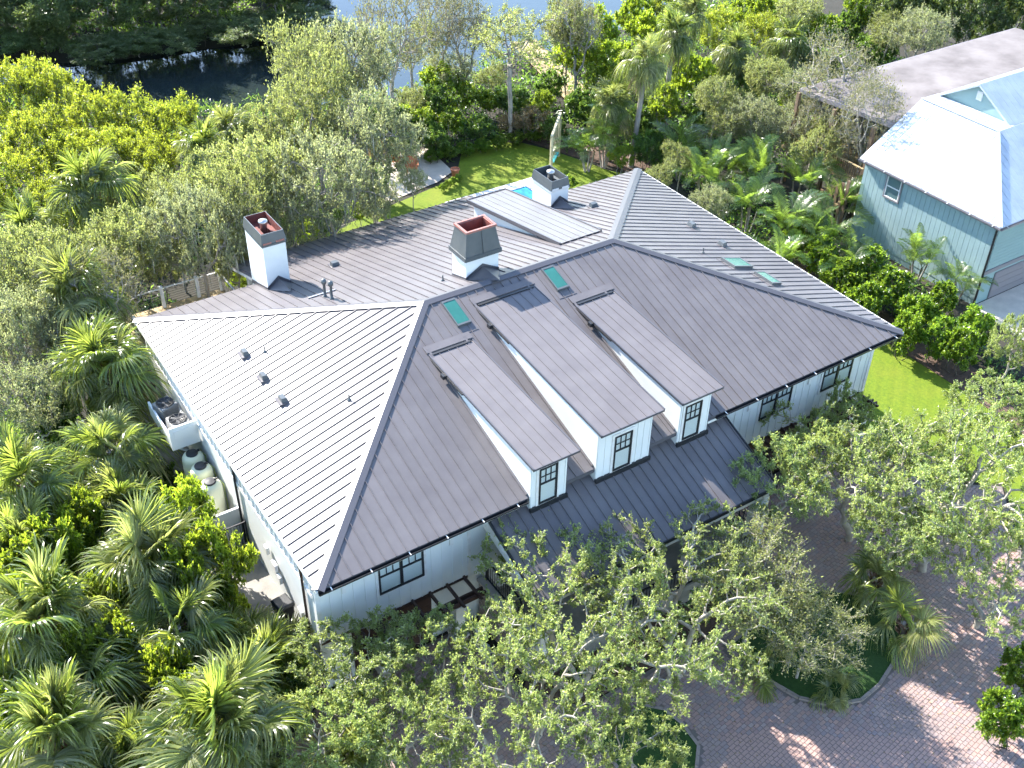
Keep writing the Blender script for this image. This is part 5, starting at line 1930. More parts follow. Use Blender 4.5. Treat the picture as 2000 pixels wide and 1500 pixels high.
def blobset(rng, R_, Z_, H_, n_=6, spread=0.6):
    """Irregular crown: one flattened main ellipsoid with smaller lobes about it."""
    b = [((0, 0, Z_), (R_ * 0.72, R_ * 0.72, H_ * 0.8))]
    for k in range(n_):
        a = 2 * math.pi * (k + rng.uniform(-0.3, 0.3)) / n_
        d = R_ * rng.uniform(0.45, 0.45 + spread * 0.45)
        r_ = R_ * rng.uniform(0.28, 0.46)
        b.append(((d * math.cos(a), d * math.sin(a), Z_ + H_ * rng.uniform(-0.35, 0.45)), (r_, r_, r_ * rng.uniform(0.55, 0.85))))
    return b


LIB = {}


def lib(key, **kw):
    rng = np.random.default_rng(kw['seed'] + 1000)
    R_, Z_, H_ = kw.pop('R'), kw.pop('Z'), kw.pop('H')
    nb_, sp = kw.pop('nb', 6), kw.pop('spread', 0.6)
    kw['blobs'] = blobset(rng, R_, Z_, H_, nb_, sp)
    LIB[key] = (make_tree(name=key, **kw), R_, Z_)


# crown radius 3 at size 1; Z is the height of the crown centre
lib('oak_a', seed=1, R=3.0, Z=4.4, H=1.7, fork=1.7, n_leaf=26000, n_att=620, ln=0.092, wd=0.05, tip=0.014, thr=0.026, bark='bark_pale', twig=(0.12, 0.40), per=14)
lib('oak_b', seed=2, R=3.0, Z=4.2, H=1.5, fork=1.3, n_leaf=26000, n_att=620, ln=0.092, wd=0.05, tip=0.014, thr=0.026, bark='bark_pale', nb=7, spread=0.8, twig=(0.12, 0.40), per=14)
lib('oak_c', seed=3, R=3.0, Z=4.6, H=1.9, fork=1.9, n_leaf=25000, n_att=600, ln=0.092, wd=0.05, tip=0.014, thr=0.026, bark='bark_pale', nb=5, twig=(0.12, 0.40), per=14)
lib('wide_a', seed=31, R=4.2, Z=4.2, H=1.35, fork=1.1, n_leaf=33000, n_att=760, tip=0.021, thr=0.036, ln=0.095, wd=0.05, bark='bark_pale', nb=11, spread=1.1, step=0.36, kill=0.55, twig=(0.14, 0.45), per=14, lean=(0.5, -0.2))
lib('wide_b', seed=32, R=4.2, Z=4.0, H=1.25, fork=0.9, n_leaf=31000, n_att=760, tip=0.021, thr=0.036, ln=0.095, wd=0.05, bark='bark_pale', nb=12, spread=1.1, step=0.36, kill=0.55, twig=(0.14, 0.45), per=14, lean=(-0.4, 0.3))
lib('olive_a', seed=4, R=3.0, Z=4.3, H=1.8, fork=1.5, n_leaf=21000, n_att=600, leaf='oak_olive', tip=0.013, thr=0.024, bark='bark_oak')
lib('olive_b', seed=5, R=3.0, Z=4.6, H=1.7, fork=1.8, n_leaf=21000, n_att=600, leaf='oak_olive', tip=0.013, thr=0.024, bark='bark_oak', nb=7)
lib('grey_a', seed=6, R=3.0, Z=4.2, H=1.9, fork=1.5, n_leaf=19000, n_att=600, leaf='oak_grey', tip=0.014, thr=0.026, bark='bark_oak')
lib('grey_b', seed=7, R=3.0, Z=4.5, H=1.7, fork=1.9, n_leaf=18000, n_att=560, leaf='oak_grey', tip=0.014, thr=0.026, bark='bark_oak', nb=7, spread=0.9)
lib('twiggy', seed=8, R=3.0, Z=3.8, H=1.6, fork=1.2, n_leaf=12000, n_att=700, leaf='oak_olive', bark='bark_pale', per=7, twig=(0.3, 0.8), nb=7)
lib('bare', seed=9, R=3.0, Z=4.2, H=1.9, fork=1.6, n_leaf=5000, n_att=900, tip=0.018, thr=0.03, leaf='bare', bark='bark_pale', per=4, twig=(0.3, 0.9), nb=7, spread=0.9)
lib('tall_oak', seed=10, R=3.2, Z=6.4, H=2.0, fork=2.2, n_leaf=11000, n_att=420, tip=0.020, thr=0.04, wob=0.15, leaf='oak_olive', bark='bark_oak', nb=7, spread=1.0)
lib('big_oak', seed=21, R=4.0, Z=8.5, H=2.4, fork=4.5, n_leaf=12000, n_att=380, ln=0.18, wd=0.09, leaf='far', bark='bark_dark', tip=0.030, thr=0.06, step=0.5, kill=0.8, twig=(0.4, 0.9), infl=5, wob=0.12)
lib('mangrove_a', seed=11, R=2.4, Z=3.2, H=1.9, fork=0.7, stems=3, n_leaf=16000, n_att=420, ln=0.12, wd=0.06, leaf='mangrove', bark='bark_oak', per=8)
lib('mangrove_b', seed=12, R=2.4, Z=3.4, H=2.1, fork=0.8, stems=3, n_leaf=15000, n_att=420, ln=0.12, wd=0.06, leaf='mangrove', bark='bark_oak', per=8, nb=5, spread=0.9)
lib('broad_a', seed=13, R=1.8, Z=2.6, H=1.6, fork=0.6, stems=3, n_leaf=9000, n_att=320, ln=0.15, wd=0.085, leaf='broad', bark='bark_oak', per=8, twig=(0.15, 0.4), kill=0.42, step=0.25)
lib('broad_b', seed=14, R=1.8, Z=2.4, H=1.4, fork=0.5, stems=4, n_leaf=9000, n_att=320, ln=0.15, wd=0.085, leaf='broad', bark='bark_oak', per=8, twig=(0.15, 0.4), kill=0.42, step=0.25, nb=7, spread=0.9)
lib('dark_a', seed=15, R=1.8, Z=1.9, H=1.5, fork=0.4, stems=4, n_leaf=9000, n_att=320, ln=0.15, wd=0.085, leaf='dark', bark='bark_dark', per=8, twig=(0.15, 0.4), kill=0.42, step=0.25)
lib('clusia_a', seed=16, R=1.3, Z=1.35, H=1.25, fork=0.3, stems=4, n_leaf=6500, n_att=240, ln=0.14, wd=0.09, leaf='hedge', bark='bark_dark', per=8, twig=(0.12, 0.3), kill=0.36, step=0.2)
lib('clusia_b', seed=17, R=1.3, Z=1.45, H=1.35, fork=0.3, stems=4, n_leaf=6500, n_att=240, ln=0.14, wd=0.09, leaf='hedge', bark='bark_dark', per=8, twig=(0.12, 0.3), kill=0.36, step=0.2, nb=5)
lib('far_a', seed=18, R=4.0, Z=4.6, H=3.2, fork=1.6, n_leaf=20000, n_att=420, ln=0.20, wd=0.11, leaf='far', bark='bark_dark', step=0.5, kill=0.8, per=8, twig=(0.4, 0.9), infl=5)
lib('far_b', seed=19, R=4.0, Z=5.2, H=3.6, fork=2.2, n_leaf=20000, n_att=420, ln=0.20, wd=0.11, leaf='far', bark='bark_oak', step=0.5, kill=0.8, per=8, twig=(0.4, 0.9), nb=8, infl=5)
lib('red_shrub', seed=20, R=1.6, Z=1.8, H=1.2, fork=0.5, stems=3, n_leaf=7000, n_att=280, ln=0.10, wd=0.05, leaf='red_tip', bark='bark_oak', per=8, kill=0.4, step=0.25)


def plant(key, px, py, r, label, z=None, group=None, name='tree', cat='tree', rot=None, dx=0.0, dy=0.0, base=0.0, zs=1.0, moss=False, at=None, rnd=random.Random(77)):
    """A tree whose crown centre shows at pixel (px, py) of the survey photo; r is its crown radius, z the height of the crown centre."""
    (wood, crown), R_, Z_ = LIB[key]
    s = r / R_
    zc = z if z is not None else Z_ * s
    p = G(px, py, zc) if at is None else at
    t = empty(name, (p[0], p[1], base), rot if rot is not None else rnd.uniform(0, 6.28), label, cat, group)
    sz = (zc - base) / Z_
    w = link('trunk', wood, t, local=True)
    c = link('crown', crown, t, local=True)
    t.scale = (s, s, sz * zs)
    if moss:
        if not isinstance(MOSS[key], bpy.types.Mesh):
            MOSS[key] = arr_mesh('moss', MOSS[key][0], MOSS[key][1], M['moss'])
        tag(link('moss', MOSS[key], t, local=True), kind='stuff')
    return t


# --- fan palms
def fan_frond(seed, elev, droop, nseg=60, pet=0.75, blade=1.15, material='sabal'):
    """One costapalmate frond growing along +X from the origin; elev is the start angle of the stalk."""
    rng = np.random.default_rng(seed)
    V, T = [], []
    # petiole curve
    n_ = 7
    pts = [np.zeros(3)]
    a = elev
    for k in range(n_):
        a -= droop * 0.35 / n_
        pts.append(pts[-1] + np.array([math.cos(a), 0, math.sin(a)]) * pet / n_)
    pts = np.array(pts)
    for k in range(n_):
        w_ = 0.022 * (1 - 0.5 * k / n_)
        p, q = pts[k], pts[k + 1]
        b = len(V)
        V += [p + (0, w_, 0), p + (0, -w_, 0), p + (0, 0, -w_), q + (0, w_ * .93, 0), q + (0, -w_ * .93, 0), q + (0, 0, -w_ * .93)]
        for (i, j) in ((0, 1), (1, 2), (2, 0)):
            T += [(b + i, b + j, b + 3 + j), (b + i, b + 3 + j, b + 3 + i)]
    hub = pts[-1]
    # blade: segments fan out about the costa that curves on downwards
    fx = np.array([math.cos(a), 0, math.sin(a)])
    fz_ = np.array([-math.sin(a), 0, math.cos(a)])
    fy = np.array([0, 1.0, 0])
    for k in range(nseg):
        th = (k / (nseg - 1) * 2 - 1) * R(132)
        th += rng.normal(0, 0.03)
        Ls = blade * (0.74 + 0.26 * math.cos(th * 0.55)) * rng.uniform(0.85, 1.1)
        st = hub + fx * 0.30 * max(0, math.cos(th)) ** 1.5
        d = fx * math.cos(th) + fy * math.sin(th)
        s = -fx * math.sin(th) + fy * math.cos(th)
        lift = 0.42 * abs(math.sin(th))
        tilt = (0.9 if k % 2 else -0.9) * rng.uniform(0.5, 1.3)
        rs = (0.0, 0.28, 0.52, 0.76, 1.0)
        ws = (0.009, 0.023, 0.020, 0.012, 0.0015)
        b = len(V)
        dr = droop * rng.uniform(0.6, 1.5)
        side = rng.normal(0, 0.05)
        for r_, w_ in zip(rs, ws):
            rr = r_ * Ls
            c = st + d * rr * (1 - 0.16 * dr * r_ ** 2) + s * side * rr * r_ + fz_ * (lift * rr * (1 - r_ * 0.8)) - np.array([0, 0, 1.0]) * (dr * 0.78 * rr * r_ ** 2.2)
            V += [c + s * w_ + fz_ * w_ * tilt, c - s * w_ - fz_ * w_ * tilt]
        for j in range(4):
            q = b + 2 * j
            T += [(q, q + 1, q + 3), (q, q + 3, q + 2)]
    return arr_mesh('frond', np.array(V), np.array(T), L[material] if material in L else M[material])


FR = {}
for matn in ('sabal', 'sabal_pale'):
    for ci, (el, dr) in enumerate(((R(78), 0.25), (R(55), 0.5), (R(30), 0.8), (R(5), 1.1), (R(-25), 1.35))):
        FR[(matn, ci)] = [fan_frond(100 + ci * 7 + v * 3, el + R(6) * (v - 0.5), dr, material=matn) for v in range(2)]
FR[('dead', 0)] = [fan_frond(300 + v, R(-62), 1.1, nseg=26, pet=0.8, blade=0.75, material='dead_frond') for v in range(2)]
trunk_me = {}


def palm_trunk(h, r_, boots):
    key = (round(h, 1), round(r_, 2), boots)
    if key in trunk_me:
        return trunk_me[key]
    mb = MB()
    n_ = max(5, int(h / 0.4))
    prof = []
    for k in range(n_ + 1):
        t = k / n_
        prof.append(((r_ * (1.25 - 0.3 * min(1, t * 4)) * (1 + 0.04 * math.sin(k * 2.1))), h * t))
    mb.lathe(prof, (0, 0, 0), 12)
    if boots:
        rg = random.Random(int(h * 10))
        for k in range(26):
            z_ = h - 0.05 - rg.random() * min(1.3, h * 0.5)
            a = k * 2.4
            c = Vector((math.cos(a) * r_, math.sin(a) * r_, z_))
            mb.bar(c, c + Vector((math.cos(a) * 0.18, math.sin(a) * 0.18, 0.30)), 0.07, 0.04, 1)
    me = mb.mesh('palm_trunk', [M['palm_trunk'], M['palm_boot']], False)
    trunk_me[key] = me
    return me


prnd = random.Random(5)


def fan_palm(px, py, z, size, label, group=None, matn='sabal', n_=36, base=0.0, dead=5, name='fan_palm', up=0, trunk=True, rt=0.14):
    """Palm whose crown centre, at height z, shows at pixel (px, py)."""
    p = G(px, py, z)
    h = z - base
    tx, ty = prnd.gauss(0, 0.13), prnd.gauss(0, 0.13)
    t = empty(name, (p[0] - h * math.sin(ty), p[1] + h * math.sin(tx), base), 0, label, 'palm', group)
    t.rotation_euler = (tx, ty, 0)
    if trunk:
        o = link('trunk', palm_trunk(h, rt, True), t, local=True)
    n_ = max(7, int(n_ * prnd.uniform(0.75, 1.2)))
    a0 = prnd.uniform(0, 6.28)
    shag = prnd.uniform(0.6, 1.15)
    for k in range(n_):
        a = a0 + k * 2.39996 + prnd.uniform(-0.35, 0.35)
        f = k / (n_ - 1)
        ci = min(4, int((f ** shag) * 5))
        if prnd.random() < 0.25:
            ci = max(0, min(4, ci + prnd.choice((-1, 1))))
        o = link('frond', prnd.choice(FR[(matn if prnd.random() < 0.66 else ('sabal_pale' if matn == 'sabal' else 'sabal'), ci)]), t, local=True)
        s = size * prnd.uniform(0.72, 1.18)
        o.location = (0.06 * math.cos(a), 0.06 * math.sin(a), h - 0.16 * f)
        o.rotation_euler = (prnd.uniform(-0.35, 0.35), prnd.uniform(-0.15, 0.2), a)
        o.scale = (s, s * prnd.uniform(0.8, 1.1), s)
    for k in range(dead):
        a = prnd.uniform(0, 6.28)
        o = link('dead_frond', prnd.choice(FR[('dead', 0)]), t, local=True)
        s = size * prnd.uniform(0.8, 1.25)
        o.location = (0.1 * math.cos(a), 0.1 * math.sin(a), h - 0.2)
        o.rotation_euler = (prnd.uniform(-0.2, 0.2), prnd.uniform(-0.5, 0.1), a)
        o.scale = (s, s, s)
    return t


# --- feather palms
def feather_frond(seed, elev, ln=2.0, n_=26, arch=1.25):
    rng = np.random.default_rng(seed)
    V, T = [], []
    m_ = 12
    pts, a = [np.zeros(3)], elev
    for k in range(m_):
        a -= arch * (0.5 + k / m_) / m_
        pts.append(pts[-1] + np.array([math.cos(a), 0, math.sin(a)]) * ln / m_)
    pts = np.array(pts)
    for k in range(m_):
        w_ = 0.02 * (1 - 0.8 * k / m_)
        p, q = pts[k], pts[k + 1]
        b = len(V)
        V += [p + (0, w_, 0), p + (0, -w_, 0), p + (0, 0, -w_), q + (0, w_ * .9, 0), q + (0, -w_ * .9, 0), q + (0, 0, -w_ * .9)]
        for (i, j) in ((0, 1), (1, 2), (2, 0)):
            T += [(b + i, b + j, b + 3 + j), (b + i, b + 3 + j, b + 3 + i)]
    for k in range(n_):
        t = 0.16 + 0.84 * k / (n_ - 1)
        i = min(m_ - 1, int(t * m_))
        f = t * m_ - i
        c = pts[i] * (1 - f) + pts[i + 1] * f
        d = pts[i + 1] - pts[i]
        d = d / np.linalg.norm(d)
        nz_ = np.array([-d[2], 0, d[0]])
        for s in (-1, 1):
            l_ = 0.62 * math.sin(math.pi * min(1, 0.18 + t * 0.80)) ** 0.7 * rng.uniform(0.9, 1.1)
            ax = d * 0.75 + np.array([0, s, 0]) * 0.75 + nz_ * 0.32
            ax = ax / np.linalg.norm(ax)
            wv = d * 0.036
            b = len(V)
            mid = c + ax * l_ * 0.55 - np.array([0, 0, 0.03])
            tipp = c + ax * l_ - np.array([0, 0, l_ * rng.uniform(0.22, 0.45)])
            V += [c - wv * 0.4, c + wv * 0.4, mid - wv * 0.7, mid + wv * 0.7, tipp]
            T += [(b, b + 1, b + 3), (b, b + 3, b + 2), (b + 2, b + 3, b + 4)]
    return arr_mesh('frond', np.array(V), np.array(T), L['areca'])


FE = [[feather_frond(400 + v * 5 + c, e_, 2.1, arch=ar) for v in range(2)] for c, (e_, ar) in enumerate(((R(84), 0.9), (R(68), 1.35), (R(48), 1.6)))]
stem_me = {}


def feather_palm(px, py, z, size, label, group=None, n_=18, stems=4, base=0.0, spread=0.45, name='feather_palm'):
    p = G(px, py, z)
    t = empty(name, (p[0], p[1], base), prnd.uniform(0, 6.28), label, 'palm', group)
    h = max(0.3, z - base - 0.9 * size)
    for s in range(stems):
        a = 2 * math.pi * s / stems + prnd.uniform(-0.3, 0.3)
        hh = h * prnd.uniform(0.75, 1.1)
        x_, y_ = math.cos(a) * spread, math.sin(a) * spread
        mb = MB()
        mb.tube([(x_ * 0.3, y_ * 0.3, 0), (x_ * 0.7, y_ * 0.7, hh * 0.5), (x_, y_, hh)], [0.06, 0.05, 0.045], 7)
        mb.build('stem', M['palm_trunk'], t, True, local=True)
        for k in range(max(3, n_ // stems)):
            b = a + prnd.uniform(-2.6, 2.6)
            o = link('frond', prnd.choice(FE[prnd.choice((0, 1, 1, 2, 2))]), t, local=True)
            sc = size * prnd.uniform(0.8, 1.12)
            o.location = (x_, y_, hh)
            o.rotation_euler = (prnd.uniform(-0.2, 0.2), prnd.uniform(-0.12, 0.12), b)
            o.scale = (sc, sc, sc)
    return t

# ------------------------------------------------------------------ plants: where they stand
OK = 'oaks in front of the house'
# foreground oaks
plant('wide_a', 1140, 1195, 3.8, 'grey-green oak with bare twigs reaching over the left half of the porch roof', 4.3, OK, 'oak_tree')
plant('wide_b', 1330, 1180, 3.6, 'grey-green oak hiding the lower edge of the porch roof at its middle', 4.0, OK, 'oak_tree')
plant('wide_b', 1030, 1370, 3.1, 'oak with pale limbs standing over the walkway between house and left island', 4.2, OK, 'oak_tree')
plant('oak_b', 1240, 1455, 1.8, 'oak growing out of the small round planting island at the bottom', 3.6, OK, 'oak_tree')
plant('oak_a', 850, 1260, 1.9, 'small oak in front of the left pergola', 3.4, OK, 'oak_tree')
plant('oak_c', 690, 1290, 2.4, 'oak against the front left corner of the house', 3.5, OK, 'oak_tree')
plant('oak_b', 620, 1430, 2.2, 'oak at the bottom edge beside the large fan palm', 3.8, OK, 'oak_tree')
plant('oak_a', 790, 1430, 2.0, 'oak at the bottom edge left of the paved gap', 3.6, OK, 'oak_tree')
plant('twiggy', 1480, 1130, 2.6, 'olive twiggy oak right of the porch lattice', 3.4, OK, 'oak_tree')
plant('twiggy', 1580, 1230, 2.3, 'olive drooping tree in the planting island with fan palmetto', 2.6, OK, 'oak_tree')
plant('wide_a', 1700, 905, 3.5, 'large pale oak beside the right pergola', 4.0, OK, 'oak_tree')
plant('oak_c', 1525, 945, 2.1, 'pale oak at the right end of the porch roof', 4.0, OK, 'oak_tree')
plant('wide_b', 1860, 940, 4.0, 'broad oak over the driveway at the right', 4.6, OK, 'oak_tree')
plant('oak_a', 1605, 880, 1.6, 'pale oak between the porch end and right pergola', 3.8, OK, 'oak_tree')
plant('oak_a', 1950, 800, 2.7, 'bright oak at the right edge beside the side lawn', 4.0, OK, 'oak_tree')
plant('wide_a', 1960, 1090, 2.8, 'oak hanging over the drive at the right edge', 3.6, OK, 'oak_tree')
plant('oak_c', 1750, 1050, 1.9, 'oak with dark forked trunk over the upper drive', 3.4, OK, 'oak_tree')
plant('oak_b', 1650, 800, 1.3, 'slim oak top in front of the right windows', 3.4, OK, 'oak_tree')
plant('oak_a', 1985, 660, 1.4, 'oak top at the right edge above the clipped shrubs', 3.6, OK, 'oak_tree')
plant('clusia_a', 1965, 1400, 1.1, 'leafy shrub at the bottom right corner of the drive', 1.4, None, 'shrub', 'shrub')
plant('clusia_b', 2000, 1310, 0.9, 'leafy shrub at the right edge of the drive', 1.2, None, 'shrub', 'shrub')

# fan palms, left side
FP = 'fan palms left of the house'
fan_palm(205, 715, 5.0, 1.15, 'fan palm with brown heart beside the equipment platform', FP)
fan_palm(215, 880, 4.0, 1.1, 'dark fan palm beside the cream water tanks', FP)
fan_palm(145, 575, 5.6, 1.15, 'bright green fan palm left of the rear deck railing', FP)
fan_palm(45, 940, 4.6, 1.15, 'fan palm at the left edge level with the water tanks', FP)
fan_palm(295, 1090, 4.4, 1.15, 'pale fan palm left of the black gate', FP, 'sabal_pale')
fan_palm(85, 1215, 5.0, 1.25, 'large sunlit fan palm near the left edge', FP)
fan_palm(150, 1330, 3.8, 1.1, 'shaded fan palm between two sunlit palms at lower left', FP)
fan_palm(110, 1440, 4.8, 1.15, 'fan palm with yellow heart at the bottom left', FP)
fan_palm(415, 1410, 5.2, 1.35, 'big shaggy fan palm at the bottom with dead fronds', FP, 'sabal_pale', n_=38, dead=6)
fan_palm(345, 1225, 3.6, 1.05, 'fan palm with hanging brown frond below the leafy tree', FP, dead=5)
fan_palm(470, 1265, 2.2, 0.85, 'low fan palm beside the concrete terrace', FP, trunk=True)
fan_palm(520, 1290, 2.4, 1.0, 'dark low fan palm near the front left corner', FP)
fan_palm(30, 1060, 4.0, 1.0, 'fan palm half out of frame at the left', FP)
fan_palm(255, 1480, 3.4, 1.0, 'fan palm cut by the bottom edge left of the shaggy palm', FP)
fan_palm(20, 1330, 3.6, 1.0, 'fan palm cut by the left edge below the sunlit palm', FP)
fan_palm(180, 365, 5.8, 1.2, 'dusky fan palm below the yellow-green mangroves', FP, dead=5)
fan_palm(65, 440, 4.8, 1.0, 'small fan palm at the upper left edge', FP)
fan_palm(450, 225, 5.2, 0.85, 'pale wind-blown fan palm by the river', FP, 'sabal_pale')
fan_palm(395, 285, 5.0, 0.85, 'green fan palm just below the pale one by the river', FP)
fan_palm(690, 1480, 2.2, 0.9, 'low fan palm at the bottom edge under the oaks', FP)
fan_palm(230, 990, 3.2, 1.0, 'fan palm in shade left of the leafy tree', FP)

# fan palms behind the house
fan_palm(1264, 110, 6.6, 0.85, 'tall fan palm with bare grey trunk beside the back lawn', 'fan palms behind the house', 'sabal_pale', rt=0.17)
fan_palm(1318, 60, 6.6, 0.85, 'tall fan palm behind the bare-trunked one', 'fan palms behind the house', 'sabal', rt=0.17)
fan_palm(1195, 200, 3.9, 0.85, 'drooping pale fan palm left of the tall bare trunk', 'fan palms behind the house', 'sabal_pale', dead=6)
fan_palm(1440, 95, 4.2, 0.9, 'pale fan palm in the upper right thicket', 'fan palms behind the house', 'sabal_pale')
fan_palm(1350, 20, 5.6, 0.9, 'fan palm at the top edge near the river', 'fan palms behind the house', 'sabal_pale')
fan_palm(1545, 75, 3.6, 1.0, 'fan palm near the moored boat', 'fan palms behind the house')
# palmetto in the driveway island
fan_palm(1765, 1215, 1.4, 0.8, 'blue-green fan palmetto spreading over the driveway island', None, 'sabal_pale', n_=11, base=0.13, dead=0, name='palmetto', up=0, rt=0.1)
fan_palm(1710, 1130, 1.6, 0.68, 'smaller fan palmetto behind the first in the island', None, 'sabal', n_=14, base=0.13, dead=0, name='palmetto', up=0, rt=0.1)
fan_palm(1485, 1300, 0.8, 0.55, 'tiny palmetto at the near end of the driveway island', None, 'sabal', n_=10, base=0.13, dead=0, name='palmetto', trunk=False)
fan_palm(1635, 1345, 0.7, 0.5, 'tiny palmetto at the rounded tip of the driveway island', None, 'sabal_pale', n_=9, base=0.13, dead=0, name='palmetto', trunk=False)

# leafy trees, left
BL = 'bright leafy trees left of the house'
plant('broad_a', 362, 1020, 1.3, 'bright leafy tree in front of the water tanks', 4.0, BL, 'leafy_tree')
plant('broad_b', 412, 1110, 1.4, 'bright leafy tree beside the black gate', 3.8, BL, 'leafy_tree')
plant('broad_a', 170, 1030, 1.2, 'bright leafy tree between the dark fan palms at left', 3.4, BL, 'leafy_tree')
plant('broad_b', 60, 1120, 1.4, 'bright leafy tree at the left edge above the sunlit palm', 3.6, BL, 'leafy_tree')
plant('broad_a', 220, 1175, 1.2, 'bright leafy tree below the pale fan palm', 3.2, BL, 'leafy_tree')
plant('broad_b', 450, 1185, 0.7, 'small leafy shrub at the terrace edge', 2.4, BL, 'leafy_tree')
for (k_, x_, y_, r_, z_, lb) in (('broad_a', 110, 1075, 1.2, 3.6, 'bright leafy tree right of the palm at the left edge'), ('broad_b', 335, 1140, 1.0, 3.4, 'bright leafy tree below the gate-side tree'), ('broad_a', 20, 1200, 1.2, 3.6, 'bright leafy tree cut by the left edge above the lower palms'), ('broad_b', 480, 1330, 1.1, 2.4, 'bright leafy shrub right of the shaggy palm'), ('broad_a', 290, 1310, 1.1, 2.8, 'leafy shrub above the shaggy palm'), ('broad_b', 175, 1290, 1.4, 3.6, 'leafy tree in the middle of the lower left palms'), ('broad_a', 55, 1390, 1.3, 3.4, 'leafy tree at the left edge near the bottom'), ('broad_b', 330, 1335, 1.2, 3.2, 'leafy tree between the shaggy palm and the hanging brown frond'), ('twiggy', 290, 1240, 1.2, 3.0, 'twiggy olive tree among the fan palms at lower left'), ('grey_b', 130, 650, 1.6, 4.6, 'grey twiggy tree between the two upper fan palms'), ('bare', 60, 700, 1.8, 4.0, 'nearly bare grey tree at the left edge')):
    plant(k_, x_, y_, r_, lb, z_, BL, 'leafy_tree')
plant('dark_a', 420, 1260, 1.3, 'dark leafy shrub between the palms and the front corner', 1.8, BL, 'leafy_tree')
plant('dark_a', 560, 1350, 1.3, 'dark leafy shrub under the oak at the bottom', 1.8, BL, 'leafy_tree')
plant('dark_a', 250, 1370, 1.4, 'dark leafy shrub among the lower left palms', 1.8, BL, 'leafy_tree')
plant('dark_a', 90, 820, 1.7, 'dark shrub above the left edge palm', 2.2, BL, 'leafy_tree')
plant('dark_a', 300, 960, 1.2, 'dark shrub left of the bright leafy tree', 1.9, BL, 'leafy_tree')
plant('dark_a', 40, 1010, 1.2, 'dark shrub at the left edge under the palms', 1.9, BL, 'leafy_tree')

# olive and grey oaks, left and behind
LO = 'olive oaks left of and behind the house'
ol = [('grey_a', 50, 640, 2.0, 5.0, 'grey-brown oak at the left edge beside the bright fan palm'),
      ('grey_b', 55, 770, 2.0, 4.2, 'grey twiggy oak at the left edge above the fan palms'),
      ('olive_a', 75, 510, 2.5, 5.4, 'olive oak at the left edge below the dusky palm'),
      ('olive_b', 240, 480, 2.5, 5.6, 'olive oak right of the dusky fan palm'),
      ('grey_a', 385, 450, 2.6, 6.2, 'greyish oak left of the first chimney'),
      ('olive_a', 305, 490, 1.8, 4.6, 'dark olive oak beyond the rear deck railing'),
      ('olive_b', 500, 350, 3.0, 6.6, 'olive oak above the left chimney'),
      ('grey_b', 640, 350, 2.9, 6.8, 'moss-hung oak behind the rear slope of the roof'),
      ('olive_a', 600, 235, 3.0, 7.2, 'tall olive oak at the river bank'),
      ('grey_a', 720, 265, 2.9, 6.8, 'greyish oak between the river and the patio'),
      ('grey_b', 680, 115, 3.1, 7.6, 'tall grey oak leaning over the river'),
      ('olive_b', 455, 500, 1.5, 4.2, 'small oak touching the left chimney'),
      ('grey_a', 735, 390, 1.3, 3.4, 'thin oak with a low curved limb over the patio edge'),
      ('olive_a', 330, 395, 2.1, 5.2, 'olive oak below the mangroves'),
      ('grey_b', 540, 440, 2.0, 5.0, 'shaded oak behind the left chimney'),
      ('grey_b', 805, 350, 0.9, 2.3, 'small grey tree in front of the patio'),
      ('bare', 755, 65, 3.0, 7.4, 'half-bare grey tree leaning over the river left of centre'),
      ('bare', 905, 50, 2.4, 6.0, 'half-bare tree over the river left of the forked oak'),
      ('twiggy', 610, 150, 3.0, 7.4, 'twiggy olive tree at the river bank above the moss-hung oaks'),
      ('bare', 1130, 50, 2.2, 5.6, 'half-bare tree over the end of the boardwalk'),
      ('twiggy', 470, 420, 2.2, 6.0, 'twiggy olive tree above the left chimney top'),
      ('bare', 210, 560, 2.0, 5.4, 'half-bare grey tree right of the bright fan palm'),
      ('twiggy', 30, 560, 2.2, 5.2, 'twiggy olive tree at the left edge above the grey-brown oak'),
      ('tall_oak', 1000, 70, 3.3, 7.0, 'tall oak with a pale forked trunk by the boardwalk'),
      ('tall_oak', 800, 90, 2.1, 5.6, 'slender oak standing at the water in the middle'),
      ('bare', 860, 30, 2.4, 6.4, 'thin grey tree at the top edge over the river'),
      ('olive_a', 1110, 40, 2.0, 5.6, 'olive tree right of the tall forked oak')]
for key, x_, y_, r_, z_, lb in ol:
    plant(key, x_, y_, r_, lb, z_, LO, 'oak_tree', moss=key.startswith('grey') and 300 < x_ < 800)

# mangroves by the river, left
MG = 'yellow-green mangroves by the river'
mg = [(25, 190, 2.3, 4.6), (105, 190, 2.2, 4.6), (180, 240, 2.1, 4.2), (60, 280, 2.3, 4.2), (255, 245, 2.2, 4.0), (335, 260, 2.1, 4.0), (300, 320, 1.9, 3.6), (150, 310, 2.1, 3.8), (20, 360, 2.1, 3.8), (240, 300, 1.8, 3.6), (110, 400, 1.9, 3.6)]
mlab = ['yellow-green mangrove at the upper left edge', 'yellow-green mangrove overhanging the dark water', 'yellow-green mangrove nearest the dark reflections', 'yellow-green mangrove in the second row at the left edge', 'bright yellow mangrove below the open water', 'bright yellow mangrove left of the pale river palm', 'yellow-green mangrove just above the olive oaks', 'yellow-green mangrove above the dusky fan palm', 'yellow-green mangrove left of the dusky fan palm', 'yellow-green mangrove right of the dusky fan palm', 'yellow-green mangrove touching the dusky fan palm']
for k, (x_, y_, r_, z_) in enumerate(mg):
    plant('mangrove_a' if k % 2 else 'mangrove_b', x_, y_, r_, mlab[k], z_, MG, 'mangrove')

